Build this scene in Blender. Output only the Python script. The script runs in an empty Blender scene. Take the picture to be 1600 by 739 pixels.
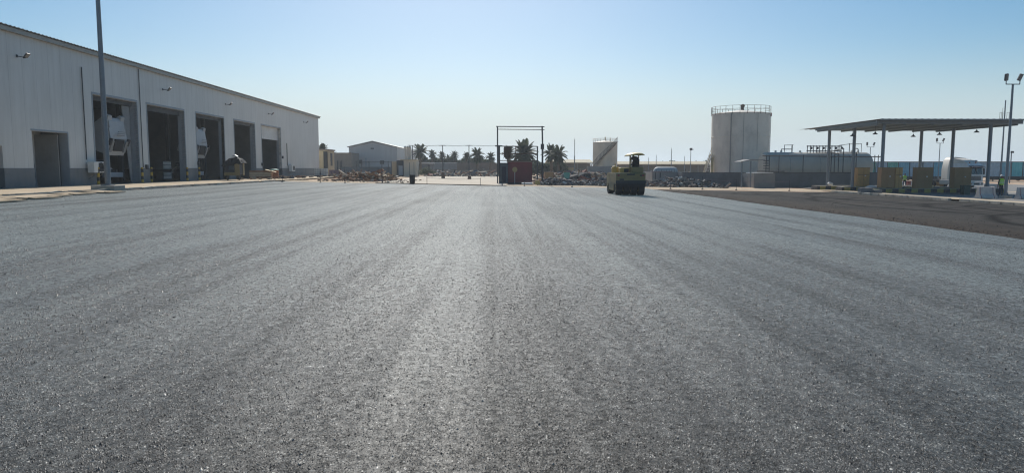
import bpy, bmesh, math, random
from mathutils import Vector, Matrix
R = math.radians
random.seed(7)
S = bpy.context.scene
COL = S.collection

# ------------------------------------------------------------------ camera
EYE = 1.65
F = 1100.0; CX, CY = 800.0, 369.5
PITCH = R(5.53); YAW = R(1.3)
cam = bpy.data.cameras.new('camera'); camo = bpy.data.objects.new('camera', cam); COL.objects.link(camo)
cam.sensor_width = 36; cam.lens = 36 * F / 1600; cam.clip_start = 0.05; cam.clip_end = 12000
camo.location = (0, 0, EYE); camo.rotation_euler = (R(90) - PITCH, 0, -YAW)
S.camera = camo

# ------------------------------------------------------------------ world + sun
SUN_AZ = R(-3.5)      # left (-) of +Y
SUN_EL = R(36.0)
w = bpy.data.worlds.new('World'); S.world = w; w.use_nodes = True
wn = w.node_tree.nodes; wl = w.node_tree.links
sky = wn.new('ShaderNodeTexSky'); sky.sky_type = 'NISHITA'; sky.sun_disc = False
sky.sun_elevation = SUN_EL; sky.sun_rotation = SUN_AZ
sky.air_density = 1.0; sky.dust_density = .8; sky.ozone_density = 3.5; sky.altitude = 0
# dusty air near the horizon: pale blue grey instead of clear-air yellow
wt = wn.new('ShaderNodeTexCoord'); wsx = wn.new('ShaderNodeSeparateXYZ'); wl.new(wt.outputs['Generated'], wsx.inputs[0])
wr = wn.new('ShaderNodeMapRange'); wl.new(wsx.outputs[2], wr.inputs[0]); wr.interpolation_type = 'SMOOTHERSTEP'
wr.inputs[1].default_value = -.03; wr.inputs[2].default_value = .18; wr.inputs[3].default_value = 1.0; wr.inputs[4].default_value = .0
wm = wn.new('ShaderNodeMix'); wm.data_type = 'RGBA'; wl.new(wr.outputs[0], wm.inputs[0]); whs = wn.new('ShaderNodeHueSaturation'); whs.inputs['Saturation'].default_value = 1.38; whs.inputs['Hue'].default_value = .49; whs.inputs['Value'].default_value = 1.12; wl.new(sky.outputs[0], whs.inputs['Color']); wl.new(whs.outputs[0], wm.inputs[6]); wm.inputs[7].default_value = (7.3, 8.8, 9.6, 1)
wl.new(wm.outputs[2], wn['Background'].inputs[0]); wn['Background'].inputs[1].default_value = 0.075
sl = bpy.data.lights.new('sun', 'SUN'); sl.energy = 4.8; sl.angle = R(0.5); sl.color = (1, .955, .88)
so = bpy.data.objects.new('sun', sl); COL.objects.link(so)
sd = Vector((math.sin(SUN_AZ) * math.cos(SUN_EL), math.cos(SUN_AZ) * math.cos(SUN_EL), math.sin(SUN_EL)))
so.rotation_euler = sd.to_track_quat('Z', 'Y').to_euler(); so.location = (0, 0, 60)
vs = S.view_settings
S.cycles.use_denoising = True; S.cycles.filter_width = 1.2
vs.view_transform = 'Standard'; vs.look = 'None'; vs.exposure = 0.0; vs.gamma = 1; vs.use_curve_mapping = False

HAZE = 0.0005
# ------------------------------------------------------------------ pixel -> world
fw = Vector((math.sin(YAW) * math.cos(PITCH), math.cos(YAW) * math.cos(PITCH), -math.sin(PITCH)))
rt = Vector((math.cos(YAW), -math.sin(YAW), 0)); up = rt.cross(fw)
def at(px, py, Y):
    d = fw * F + rt * (px - CX) - up * (py - CY)
    p = d * (Y / d.y); p.z += EYE
    return p
def xa(px, Y, py=275): return at(px, py, Y).x
def za(py, Y, px=800): return at(px, py, Y).z

def sm(t):
    t = max(0, min(1, t)); return t * t * (3 - 2 * t)
def G(x, y):
    if x < 0: b = -0.0216 * max(x, -25.5)
    else: b = -0.0165 * min(x, 45)
    far = 0.35 - 0.75 * sm((x - 8) / 30)
    if x < -19: far = 0.5
    return b + (far - b) * sm((y - 72) / 45)

# ------------------------------------------------------------------ helpers
class MB:
    def __init__(s): s.bm = bmesh.new()
    def box(s, x0, x1, y0, y1, z0, z1, M=None, bev=0):
        m = Matrix.Translation(((x0+x1)/2, (y0+y1)/2, (z0+z1)/2)) @ Matrix.Diagonal((abs(x1-x0), abs(y1-y0), abs(z1-z0), 1))
        if M is not None: m = M @ m
        g = bmesh.ops.create_cube(s.bm, size=1, matrix=m)
        if bev:
            es = list({e for v in g['verts'] for e in v.link_edges})
            bmesh.ops.bevel(s.bm, geom=es, offset=bev, segments=2, affect='EDGES', profile=.5)
        return s
    def rod(s, a, b, r0, r1=None, n=8, cap=True):
        a, b = Vector(a), Vector(b); r1 = r0 if r1 is None else r1; d = b - a
        if d.length < 1e-6: return s
        m = Matrix.Translation((a+b)/2) @ d.to_track_quat('Z', 'Y').to_matrix().to_4x4()
        bmesh.ops.create_cone(s.bm, cap_ends=cap, segments=n, radius1=r0, radius2=r1, depth=d.length, matrix=m)
        return s
    def bar(s, a, b, wx, wy):
        a, b = Vector(a), Vector(b); d = b - a
        m = Matrix.Translation((a+b)/2) @ d.to_track_quat('Z', 'Y').to_matrix().to_4x4() @ Matrix.Diagonal((wx, wy, d.length, 1))
        bmesh.ops.create_cube(s.bm, size=1, matrix=m); return s
    def tube(s, pts, r, n=6):
        for a, b in zip(pts[:-1], pts[1:]): s.rod(a, b, r, r, n)
        return s
    def ball(s, c, r, sc=(1, 1, 1), u=12, v=8):
        m = Matrix.Translation(c) @ Matrix.Diagonal((sc[0]*r, sc[1]*r, sc[2]*r, 1))
        bmesh.ops.create_uvsphere(s.bm, u_segments=u, v_segments=v, radius=1, matrix=m); return s
    def lathe(s, prof, n=24, M=None):
        M = M or Matrix()
        rings = []
        for r, z in prof:
            rings.append([s.bm.verts.new(M @ Vector((r*math.cos(2*math.pi*k/n), r*math.sin(2*math.pi*k/n), z))) for k in range(n)])
        for a, b in zip(rings[:-1], rings[1:]):
            for k in range(n):
                s.bm.faces.new((a[k], a[(k+1) % n], b[(k+1) % n], b[k]))
        for rg in (rings[0], rings[-1]):
            try: s.bm.faces.new(rg)
            except ValueError: pass
        return s
    def prism(s, pts, a0, a1, axis='x', M=None):
        """pts 2D outline extruded along axis between a0 and a1"""
        def mk(p, a):
            v = {'x': Vector((a, p[0], p[1])), 'y': Vector((p[0], a, p[1])), 'z': Vector((p[0], p[1], a))}[axis]
            return s.bm.verts.new(M @ v if M is not None else v)
        A = [mk(p, a0) for p in pts]; B = [mk(p, a1) for p in pts]
        s.bm.faces.new(A); s.bm.faces.new(B)
        for k in range(len(pts)):
            j = (k+1) % len(pts); s.bm.faces.new((A[k], A[j], B[j], B[k]))
        return s
    def quad(s, *ps):
        s.bm.faces.new([s.bm.verts.new(p) for p in ps]); return s
    def build(s, name, mat, parent=None, smooth=False, loc=None):
        bmesh.ops.recalc_face_normals(s.bm, faces=s.bm.faces)
        me = bpy.data.meshes.new(name); s.bm.to_mesh(me); s.bm.free()
        if isinstance(mat, (list, tuple)):
            for m in mat: me.materials.append(m)
        else: me.materials.append(mat)
        if smooth:
            for p in me.polygons: p.use_smooth = True
            me.set_sharp_from_angle(angle=R(40))
        o = bpy.data.objects.new(name, me); COL.objects.link(o)
        if loc is not None: o.location = loc
        if parent: o.parent = parent
        return o
def tag(o, label=None, cat=None, group=None, kind=None):
    if label: o['label'] = label
    if cat: o['category'] = cat
    if group: o['group'] = group
    if kind: o['kind'] = kind
    return o
def thing(name, label, cat, loc=(0, 0, 0), rz=0, group=None):
    o = bpy.data.objects.new(name, None); COL.objects.link(o); o.empty_display_size = .2
    o.location = loc; o.rotation_euler = (0, 0, rz)
    return tag(o, label, cat, group)
def dup(root, label, loc=None, rz=None, group=None, scale=None):
    c = root.copy(); COL.objects.link(c)
    if loc is not None: c.location = loc
    if rz is not None: c.rotation_euler = (0, 0, rz)
    if scale is not None: c.scale = scale
    c['label'] = label
    if group: c['group'] = group
    for ch in list(root.children):
        d = ch.copy(); COL.objects.link(d); d.parent = c
        for g in list(ch.children):
            e = g.copy(); COL.objects.link(e); e.parent = d
    return c

# ------------------------------------------------------------------ materials
def newmat(name):
    m = bpy.data.materials.new(name); m.use_nodes = True
    nt = m.node_tree; return m, nt, nt.nodes['Principled BSDF']
def N(nt, t, **kw):
    n = nt.nodes.new(t)
    for k, v in kw.items():
        if k.startswith('i_'):
            key = k[2:]; key = int(key) if key.isdigit() else key.replace('_', ' ')
            n.inputs[key].default_value = v
        else: setattr(n, k, v)
    return n
def ramp(nt, stops, src=None, interp='LINEAR'):
    r = nt.nodes.new('ShaderNodeValToRGB'); r.color_ramp.interpolation = interp
    while len(r.color_ramp.elements) < len(stops): r.color_ramp.elements.new(.5)
    for e, (p, c) in zip(r.color_ramp.elements, stops):
        e.position = p; e.color = (*c, 1) if len(c) == 3 else c
    if src is not None: nt.links.new(src, r.inputs[0])
    return r
def math_(nt, op, a, b=None, c=None, clamp=False):
    n = nt.nodes.new('ShaderNodeMath'); n.operation = op; n.use_clamp = clamp
    for i, v in enumerate((a, b, c)):
        if v is None: continue
        if isinstance(v, (int, float)): n.inputs[i].default_value = v
        else: nt.links.new(v, n.inputs[i])
    return n.outputs[0]
def mixc(nt, mode, fac, a, b):
    n = nt.nodes.new('ShaderNodeMix'); n.data_type = 'RGBA'; n.blend_type = mode
    for k, v in ((0, fac), (6, a), (7, b)):
        if isinstance(v, (int, float)): n.inputs[k].default_value = v
        elif isinstance(v, tuple): n.inputs[k].default_value = (*v, 1) if len(v) == 3 else v
        else: nt.links.new(v, n.inputs[k])
    return n.outputs[2]
def noise(nt, scale, detail=4, rough=.55, vec=None, mapscale=None):
    n = N(nt, 'ShaderNodeTexNoise', i_Scale=scale, i_Detail=detail, i_Roughness=rough)
    if vec is not None:
        if mapscale:
            mp = nt.nodes.new('ShaderNodeMapping'); mp.inputs['Scale'].default_value = mapscale
            nt.links.new(vec, mp.inputs[0]); nt.links.new(mp.outputs[0], n.inputs[0])
        else: nt.links.new(vec, n.inputs[0])
    return n
def simple(name, col, rough=.6, metal=0, var=.25, scale=3.0, bump=.1, spec=.5, dirt=None, dscale=1.2, damt=.5):
    m, nt, p = newmat(name)
    tc = nt.nodes.new('ShaderNodeTexCoord').outputs['Object']
    n = noise(nt, scale, 6, .65, tc)
    r = ramp(nt, [(.25, tuple(max(0, c*(1-var)) for c in col)), (.75, tuple(min(1, c*(1+var*.6)) for c in col))], n.outputs[0])
    c = r.outputs[0]
    if dirt:
        n2 = noise(nt, dscale, 7, .7, tc, (1, 1, .5))
        f = ramp(nt, [(.48, (0, 0, 0)), (.68, (1, 1, 1))], n2.outputs[0])
        f = math_(nt, 'MULTIPLY', f.outputs[0], damt)
        c = mixc(nt, 'MIX', f, c, dirt)
    nt.links.new(c, p.inputs['Base Color'])
    p.inputs['Roughness'].default_value = rough; p.inputs['Metallic'].default_value = metal
    p.inputs['Specular IOR Level'].default_value = spec
    if bump:
        b = N(nt, 'ShaderNodeBump', i_Strength=bump, i_Distance=.02)
        n3 = noise(nt, scale*6, 4, .6, tc)
        nt.links.new(n3.outputs[0], b.inputs['Height']); nt.links.new(b.outputs[0], p.inputs['Normal'])
    return m
def islandmat(name, cols, rough=.9, bump=.3):
    m, nt, p = newmat(name)
    g = nt.nodes.new('ShaderNodeNewGeometry')
    st = [(i/len(cols), c) for i, c in enumerate(cols)]
    r = ramp(nt, st, g.outputs['Random Per Island'], 'CONSTANT')
    tc = nt.nodes.new('ShaderNodeTexCoord').outputs['Object']
    n = noise(nt, 5, 5, .6, tc)
    c = mixc(nt, 'MULTIPLY', .6, r.outputs[0], ramp(nt, [(.3, (.5, .5, .5)), (.7, (1, 1, 1))], n.outputs[0]).outputs[0])
    nt.links.new(c, p.inputs['Base Color']); p.inputs['Roughness'].default_value = rough
    return m
def stripes(name, ca, cb, period, axis, rough=.7):
    m, nt, p = newmat(name)
    tc = nt.nodes.new('ShaderNodeTexCoord').outputs['Object']
    s = nt.nodes.new('ShaderNodeSeparateXYZ'); nt.links.new(tc, s.inputs[0])
    f = math_(nt, 'FRACT', math_(nt, 'DIVIDE', s.outputs[axis], period))
    f = math_(nt, 'GREATER_THAN', f, .5)
    n = noise(nt, 6, 5, .7, tc)
    c = mixc(nt, 'MIX', f, ca, cb)
    c = mixc(nt, 'MIX', ramp(nt, [(.45, (0, 0, 0)), (.75, (.7, .7, .7))], n.outputs[0]).outputs[0], c, (.2, .17, .13))
    nt.links.new(c, p.inputs['Base Color']); p.inputs['Roughness'].default_value = rough
    return m

# --- asphalt
def mat_asphalt():
    m, nt, p = newmat('fresh_asphalt'); L = nt.links
    tc = nt.nodes.new('ShaderNodeTexCoord').outputs['Object']
    sp = nt.nodes.new('ShaderNodeSeparateXYZ'); L.new(tc, sp.inputs[0])
    mpv = nt.nodes.new('ShaderNodeMapping'); mpv.inputs['Scale'].default_value = (1, .55, 1); L.new(tc, mpv.inputs[0]); tv = mpv.outputs[0]
    v1 = N(nt, 'ShaderNodeTexVoronoi', i_Scale=125.0); L.new(tv, v1.inputs[0])
    v2 = N(nt, 'ShaderNodeTexVoronoi', i_Scale=52.0); L.new(tv, v2.inputs[0])
    c1 = nt.nodes.new('ShaderNodeSeparateColor'); L.new(v1.outputs['Color'], c1.inputs[0])
    c2 = nt.nodes.new('ShaderNodeSeparateColor'); L.new(v2.outputs['Color'], c2.inputs[0])
    g1 = ramp(nt, [(0, (.004,)*3), (.45, (.016, .015, .014)), (.78, (.057, .055, .051)), (.92, (.16, .155, .14)), (1, (.42, .40, .36))], c1.outputs[0])
    g2 = ramp(nt, [(0, (.2,)*3), (.6, (.9,)*3), (1, (2.2,)*3)], c2.outputs[0])
    n10 = noise(nt, 14, 5, .8, tc)
    col = mixc(nt, 'MULTIPLY', .75, g1.outputs[0], g2.outputs[0])
    col = mixc(nt, 'MULTIPLY', .8, col, ramp(nt, [(.35, (.35,)*3), (.65, (1.5,)*3)], n10.outputs[0]).outputs[0])
    v3 = N(nt, 'ShaderNodeTexVoronoi', i_Scale=9.0); L.new(tc, v3.inputs[0]); c3 = nt.nodes.new('ShaderNodeSeparateColor'); L.new(v3.outputs['Color'], c3.inputs[0])
    mid = ramp(nt, [(0, (.62,)*3), (1, (1.35,)*3)], c3.outputs[0])
    col = mixc(nt, 'MULTIPLY', .7, col, mid.outputs[0])
    def grain(sc, ysc, lo, hi):
        mg = nt.nodes.new('ShaderNodeMapping'); mg.inputs['Scale'].default_value = (1, ysc, 1); L.new(tc, mg.inputs[0])
        vg = N(nt, 'ShaderNodeTexVoronoi', i_Scale=sc); L.new(mg.outputs[0], vg.inputs[0]); cg_ = nt.nodes.new('ShaderNodeSeparateColor'); L.new(vg.outputs['Color'], cg_.inputs[0])
        return ramp(nt, [(0, (lo,)*3), (.6, (.95,)*3), (1, (hi,)*3)], cg_.outputs[0]).outputs[0]
    gAB = grain(26, .6, .78, 1.3)
    col = mixc(nt, 'MULTIPLY', .8, col, gAB)
    # paver passes and roller passes: long streaks along the lane
    st1 = noise(nt, 1.0, 4, .55, tc, (.75, .022, 1)); st2 = noise(nt, 1.0, 5, .6, tc, (3.1, .06, 1)); bl = noise(nt, .22, 5, .65, tc, (1, .6, 1))
    s = math_(nt, 'ADD', math_(nt, 'MULTIPLY', st1.outputs[0], .85), math_(nt, 'MULTIPLY', st2.outputs[0], .55))
    s = math_(nt, 'ADD', s, math_(nt, 'MULTIPLY', bl.outputs[0], .45))     # ~0.92 mean
    streak = ramp(nt, [(.74, (.76, .76, .75)), (.92, (1, 1, 1)), (1.02 - .02, (1.16, 1.16, 1.14))], s)
    col = mixc(nt, 'MULTIPLY', 1.0, col, streak.outputs[0])
    # smoother outer lane along the right edge
    lane = math_(nt, 'SMOOTH_MIN', 1.0, math_(nt, 'MAXIMUM', 0.0, math_(nt, 'MULTIPLY', math_(nt, 'SUBTRACT', sp.outputs[0], 11.3), 4.0)), .1)
    # lane joints and a few roller marks, slightly wandering
    wob = noise(nt, .13, 2, .5, tc); jt = None
    xw = math_(nt, 'ADD', sp.outputs[0], math_(nt, 'MULTIPLY', math_(nt, 'SUBTRACT', wob.outputs[0], .5), .9))
    for x0, hw in ((-13.1, .03), (-9.4, .02), (-5.2, .03), (-2.7, .015), (1.15, .02), (3.6, .03), (5.2, .015), (7.9, .02), (11.6, .035), (-16.6, .02)):
        d_ = math_(nt, 'ABSOLUTE', math_(nt, 'SUBTRACT', xw, x0)); k_ = math_(nt, 'LESS_THAN', d_, hw)
        jt = k_ if jt is None else math_(nt, 'MAXIMUM', jt, k_)
    jt = math_(nt, 'MULTIPLY', jt, ramp(nt, [(.42, (0, 0, 0)), (.6, (.6, .6, .6))], st2.outputs[0]).outputs[0])
    col = mixc(nt, 'MIX', jt, col, (.006, .006, .006))
    L.new(col, p.inputs['Base Color'])
    ro = nt.nodes.new('ShaderNodeMapRange'); L.new(s, ro.inputs[0])
    ro.inputs[1].default_value = .7; ro.inputs[2].default_value = 1.15; ro.inputs[3].default_value = ASPH_R[0]; ro.inputs[4].default_value = ASPH_R[1]
    rr = math_(nt, 'ADD', ro.outputs[0], math_(nt, 'MULTIPLY', math_(nt, 'SUBTRACT', c1.outputs[1], .5), .25))
    rr = math_(nt, 'ADD', rr, math_(nt, 'MULTIPLY', jt, .2))
    L.new(rr, p.inputs['Roughness'])
    # bitumen film is dull, single stones are polished
    spv = ramp(nt, [(0, (.04,)*3), (.55, (.20,)*3), (.85, (.9,)*3), (1, (3.6,)*3)], c1.outputs[1])
    sp2 = ramp(nt, [(0, (.55,)*3), (1, (1.45,)*3)], c2.outputs[1])
    L.new(math_(nt, 'MULTIPLY', math_(nt, 'MULTIPLY', math_(nt, 'MULTIPLY', spv.outputs[0], sp2.outputs[0]), ramp(nt, [(.36, (.45,)*3), (.64, (1.5,)*3)], n10.outputs[0]).outputs[0]), ASPH_SPEC), p.inputs['Specular IOR Level'])
    p.inputs['Sheen Weight'].default_value = .85; p.inputs['Sheen Roughness'].default_value = .28
    p.inputs['Coat Roughness'].default_value = .55; p.inputs['Coat IOR'].default_value = 1.22
    gr_ = math_(nt, 'MULTIPLY', ramp(nt, [(0, (.35,)*3), (.6, (.9,)*3), (1, (2.2,)*3)], c1.outputs[2]).outputs[0], ramp(nt, [(.36, (.3,)*3), (.64, (1.6,)*3)], n10.outputs[0]).outputs[0])
    gr_ = math_(nt, 'MULTIPLY', gr_, gAB)
    cwt = math_(nt, 'MULTIPLY', gr_, ramp(nt, [(.72, (.5,)*3), (.92, (1,)*3), (1.0, (1.25,)*3)], s).outputs[0])
    cwt = math_(nt, 'ADD', math_(nt, 'MULTIPLY', cwt, .78), math_(nt, 'MULTIPLY', lane, .10))
    L.new(math_(nt, 'MULTIPLY', cwt, 1.0, clamp=True), p.inputs['Coat Weight'])
    sht = mixc(nt, 'MULTIPLY', 1.0, mixc(nt, 'MULTIPLY', 1.0, streak.outputs[0], gAB), ramp(nt, [(.35, (.55,)*3), (.65, (1.3,)*3)], n10.outputs[0]).outputs[0]); L.new(mixc(nt, 'MULTIPLY', 1.0, sht, (1, .94, .84)), p.inputs['Sheen Tint'])
    h = math_(nt, 'ADD', math_(nt, 'MULTIPLY', v1.outputs['Distance'], -.8), math_(nt, 'MULTIPLY', math_(nt, 'MULTIPLY', c1.outputs[2], .8), 1.0))
    h = math_(nt, 'ADD', h, math_(nt, 'MULTIPLY', v2.outputs['Distance'], -.9))
    b = N(nt, 'ShaderNodeBump', i_Strength=.9, i_Distance=.009)
    L.new(h, b.inputs['Height'])
    b2 = N(nt, 'ShaderNodeBump', i_Strength=.35, i_Distance=.02)
    L.new(n10.outputs[0], b2.inputs['Height']); L.new(b.outputs[0], b2.inputs['Normal'])
    L.new(b2.outputs[0], p.inputs['Normal'])
    return m
ASPH_R = (.74, .62); ASPH_SPEC = .13

def mat_ground():
    m, nt, p = newmat('desert_sand'); L = nt.links
    tc = nt.nodes.new('ShaderNodeTexCoord').outputs['Object']
    a = noise(nt, .12, 6, .65, tc); b = noise(nt, 1.3, 6, .7, tc, (1, .5, 1)); c = noise(nt, 12, 4, .7, tc)
    r1 = ramp(nt, [(.35, (.50, .30, .18)), (.5, (.60, .43, .29)), (.62, (.64, .53, .40))], a.outputs[0])
    r2 = ramp(nt, [(.3, (.6, .57, .55)), (.6, (1, 1, 1))], b.outputs[0])
    r3 = ramp(nt, [(.3, (.75,)*3), (.7, (1.1,)*3)], c.outputs[0])
    col = mixc(nt, 'MULTIPLY', .8, r1.outputs[0], r2.outputs[0]); col = mixc(nt, 'MULTIPLY', .7, col, r3.outputs[0])
    L.new(col, p.inputs['Base Color']); p.inputs['Roughness'].default_value = .95; p.inputs['Specular IOR Level'].default_value = .2
    bb = N(nt, 'ShaderNodeBump', i_Strength=.6, i_Distance=.15); L.new(b.outputs[0], bb.inputs['Height']); L.new(bb.outputs[0], p.inputs['Normal'])
    return m
def mat_dirt():
    m, nt, p = newmat('milled_dirt'); L = nt.links
    tc = nt.nodes.new('ShaderNodeTexCoord').outputs['Object']
    sp = nt.nodes.new('ShaderNodeSeparateXYZ'); L.new(tc, sp.inputs[0])
    a = noise(nt, .35, 6, .65, tc, (1, .45, 1)); b = noise(nt, 3.5, 5, .75, tc); c = noise(nt, 30, 3, .7, tc)
    r1 = ramp(nt, [(.30, (.030, .029, .028)), (.45, (.050, .048, .046)), (.60, (.066, .061, .056)), (.78, (.085, .072, .060))], a.outputs[0])
    r2 = ramp(nt, [(.3, (.45,)*3), (.7, (1.35,)*3)], b.outputs[0]); r3 = ramp(nt, [(.3, (.5,)*3), (.7, (1.5,)*3)], c.outputs[0])
    col = mixc(nt, 'MULTIPLY', .8, r1.outputs[0], r2.outputs[0]); col = mixc(nt, 'MULTIPLY', .8, col, r3.outputs[0])
    # browner towards the fresh edge
    f = nt.nodes.new('ShaderNodeMapRange'); L.new(sp.outputs[0], f.inputs[0])
    f.inputs[1].default_value = 19; f.inputs[2].default_value = 14.2; f.inputs[3].default_value = 0; f.inputs[4].default_value = .75
    fn = math_(nt, 'MULTIPLY', f.outputs[0], ramp(nt, [(.4, (0, 0, 0)), (.6, (1, 1, 1))], b.outputs[0]).outputs[0])
    col = mixc(nt, 'MIX', fn, col, (.085, .058, .038))
    # tyre tracks turning on the loose surface
    wob = math_(nt, 'MULTIPLY', a.outputs[0], 2.2)
    tr = None
    for (cx, cy, rad) in ((31, 44, 8.0), (31, 44, 10.1), (27, 54, 6.2), (27, 54, 8.2), (34, 34, 9.0), (34, 34, 11.0), (22, 60, 5), (38, 50, 14.5), (36, 40, 16.4), (30, 22, 9.5), (30, 22, 11.6)):
        dx = math_(nt, 'SUBTRACT', sp.outputs[0], cx); dy = math_(nt, 'SUBTRACT', sp.outputs[1], cy)
        dd = math_(nt, 'SQRT', math_(nt, 'ADD', math_(nt, 'MULTIPLY', dx, dx), math_(nt, 'MULTIPLY', dy, dy)))
        dd = math_(nt, 'ABSOLUTE', math_(nt, 'SUBTRACT', math_(nt, 'ADD', dd, wob), rad + 1.1))
        k = math_(nt, 'SUBTRACT', 1.0, math_(nt, 'MULTIPLY', dd, 2.2), clamp=True)
        tr = k if tr is None else math_(nt, 'MAXIMUM', tr, k)
    col = mixc(nt, 'MIX', math_(nt, 'MULTIPLY', tr, 1.0), col, (.006, .006, .006))
    L.new(col, p.inputs['Base Color']); p.inputs['Roughness'].default_value = .95; p.inputs['Specular IOR Level'].default_value = .06
    h = math_(nt, 'ADD', math_(nt, 'MULTIPLY', tr, -1.0), b.outputs[0]); h = math_(nt, 'ADD', h, math_(nt, 'MULTIPLY', c.outputs[0], .4))
    bb = N(nt, 'ShaderNodeBump', i_Strength=.7, i_Distance=.06); L.new(h, bb.inputs['Height']); L.new(bb.outputs[0], p.inputs['Normal'])
    return m
def mat_panels(name, col, joint=1.12, axis=1, rough=.5, dark=.42):
    m, nt, p = newmat(name); L = nt.links
    tc = nt.nodes.new('ShaderNodeTexCoord').outputs['Object']
    sp = nt.nodes.new('ShaderNodeSeparateXYZ'); L.new(tc, sp.inputs[0])
    u = math_(nt, 'DIVIDE', sp.outputs[axis], joint)
    f = math_(nt, 'FRACT', u); d = math_(nt, 'ABSOLUTE', math_(nt, 'SUBTRACT', f, .5))
    line = math_(nt, 'GREATER_THAN', d, .490)
    wn_ = nt.nodes.new('ShaderNodeTexWhiteNoise'); wn_.noise_dimensions = '1D'; L.new(math_(nt, 'FLOOR', u), wn_.inputs['W'])
    pan = ramp(nt, [(0, tuple(c*.97 for c in col)), (1, tuple(min(1, c*1.02) for c in col))], wn_.outputs[0])
    st = noise(nt, 1, 6, .7, tc, (2, 2.5, .25)); big = noise(nt, .25, 5, .6, tc)
    c = mixc(nt, 'MULTIPLY', .42, pan.outputs[0], ramp(nt, [(.3, (.72, .70, .66)), (.62, (1, 1, 1))], st.outputs[0]).outputs[0])
    c = mixc(nt, 'MULTIPLY', .5, c, ramp(nt, [(.3, (.8, .8, .8)), (.65, (1, 1, 1))], big.outputs[0]).outputs[0])
    c = mixc(nt, 'MULTIPLY', math_(nt, 'MULTIPLY', line, dark), c, (.35, .36, .38))
    L.new(c, p.inputs['Base Color']); p.inputs['Roughness'].default_value = rough
    b = N(nt, 'ShaderNodeBump', i_Strength=.5, i_Distance=.02, invert=True); L.new(line, b.inputs['Height']); L.new(b.outputs[0], p.inputs['Normal'])
    return m

M = {}
M['asphalt'] = mat_asphalt(); M['ground'] = mat_ground(); M['dirt'] = mat_dirt()
M['panel'] = mat_panels('white_wall_panels', (.68, .66, .62))
M['panel_x'] = mat_panels('white_end_panels', (.60, .61, .60), axis=0)
M['shed_panel'] = mat_panels('shed_cladding', (.50, .49, .48), joint=.9, axis=0)
M['shed_panel_y'] = mat_panels('shed_side_cladding', (.50, .49, .48), joint=.9, axis=1)
M['plinth'] = simple('grey_plinth_paint', (.17, .185, .195), .75, var=.2, scale=1.2, dirt=(.26, .23, .19), damt=.4)
M['reveal'] = simple('door_jamb_paint', (.30, .33, .36), .6, var=.15)
M['roofsheet'] = simple('roof_sheet', (.32, .31, .28), .5, metal=.2, dirt=(.27, .24, .2))
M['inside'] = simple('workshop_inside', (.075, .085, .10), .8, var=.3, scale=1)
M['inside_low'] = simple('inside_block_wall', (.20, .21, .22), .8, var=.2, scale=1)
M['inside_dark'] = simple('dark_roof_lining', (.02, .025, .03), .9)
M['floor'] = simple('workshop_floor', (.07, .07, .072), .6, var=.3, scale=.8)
M['concrete'] = simple('pale_concrete', (.48, .44, .37), .9, var=.3, scale=1.5, bump=.4, dirt=(.33, .25, .17))
M['pavement'] = simple('sandy_pavement', (.54, .43, .30), .95, var=.3, scale=1.3, bump=.5, dirt=(.38, .29, .2), spec=.2)
M['kerb'] = simple('kerb_stone', (.50, .46, .38), .9, var=.35, scale=2, bump=.4, dirt=(.2, .17, .14))
M['grey_wall'] = simple('grey_rendered_wall', (.16, .165, .175), .9, var=.2, scale=.9, bump=.2, dirt=(.10, .10, .105))
M['light_wall'] = simple('cement_block_wall', (.27, .265, .255), .9, var=.2, scale=.9, bump=.2, dirt=(.2, .18, .16))
M['steel'] = simple('galvanised_steel', (.20, .225, .25), .5, metal=.4, var=.15)
M['dsteel'] = simple('dark_steel', (.045, .05, .06), .6, metal=.3)
M['rsteel'] = simple('rusty_steel', (.10, .065, .05), .8, metal=.2, dirt=(.17, .07, .04))
M['black'] = simple('black_rubber', (.018, .019, .022), .8, var=.3)
M['white'] = simple('white_paint', (.70, .70, .68), .45, var=.12, dirt=(.45, .40, .33), damt=.35)
M['glass'] = simple('dark_glass', (.02, .03, .045), .08, var=.2, bump=0, spec=.9)
M['tank'] = simple('tank_paint', (.68, .62, .53), .6, var=.10, scale=.4, bump=.1, dirt=(.33, .30, .26), dscale=.5, damt=.45)
M['tank3'] = simple('beige_tank_paint', (.50, .45, .37), .6, var=.12, scale=.5, dirt=(.36, .31, .25), dscale=.5)
M['tank2'] = simple('cream_tank_paint', (.66, .57, .44), .6, var=.12, scale=.5, dirt=(.40, .33, .25), dscale=.5)
M['creamsteel'] = simple('cream_rail_paint', (.55, .45, .25), .6)
M['khaki'] = simple('khaki_roller_paint', (.33, .235, .095), .55, var=.2, scale=2, dirt=(.16, .13, .08), damt=.6)
M['khaki_l'] = simple('pale_yellow_paint', (.58, .42, .12), .5, var=.2, scale=2, dirt=(.3, .24, .13))
M['yellow'] = simple('mustard_pump_board', (.60, .34, .13), .8, var=.15, scale=2, dirt=(.26, .17, .08), damt=.5)
M['yellow_d'] = simple('olive_pump_board', (.34, .20, .095), .8, var=.15, scale=2)
M['maroon'] = simple('maroon_paint', (.20, .028, .04), .6, var=.2, scale=1)
M['teal'] = simple('blue_grey_cabin_paint', (.055, .085, .11), .6, var=.3)
M['cream'] = simple('cream_plaster', (.52, .44, .29), .85, var=.12, scale=1, dirt=(.36, .29, .2))
M['brownwall'] = simple('brown_block_wall', (.20, .15, .12), .9, var=.3, scale=.6, dirt=(.12, .09, .08))
M['tanwall'] = simple('tan_wall', (.27, .235, .20), .9, var=.25, scale=.6)
M['ochre'] = simple('ochre_board', (.40, .27, .14), .9, var=.3)
M['soffit'] = simple('canopy_soffit', (.20, .235, .245), .7, var=.12, scale=.8)
M['wood'] = islandmat('timber_boards', [(.34, .19, .10), (.48, .32, .19), (.20, .11, .06), (.60, .46, .30), (.30, .16, .09)])
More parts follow.
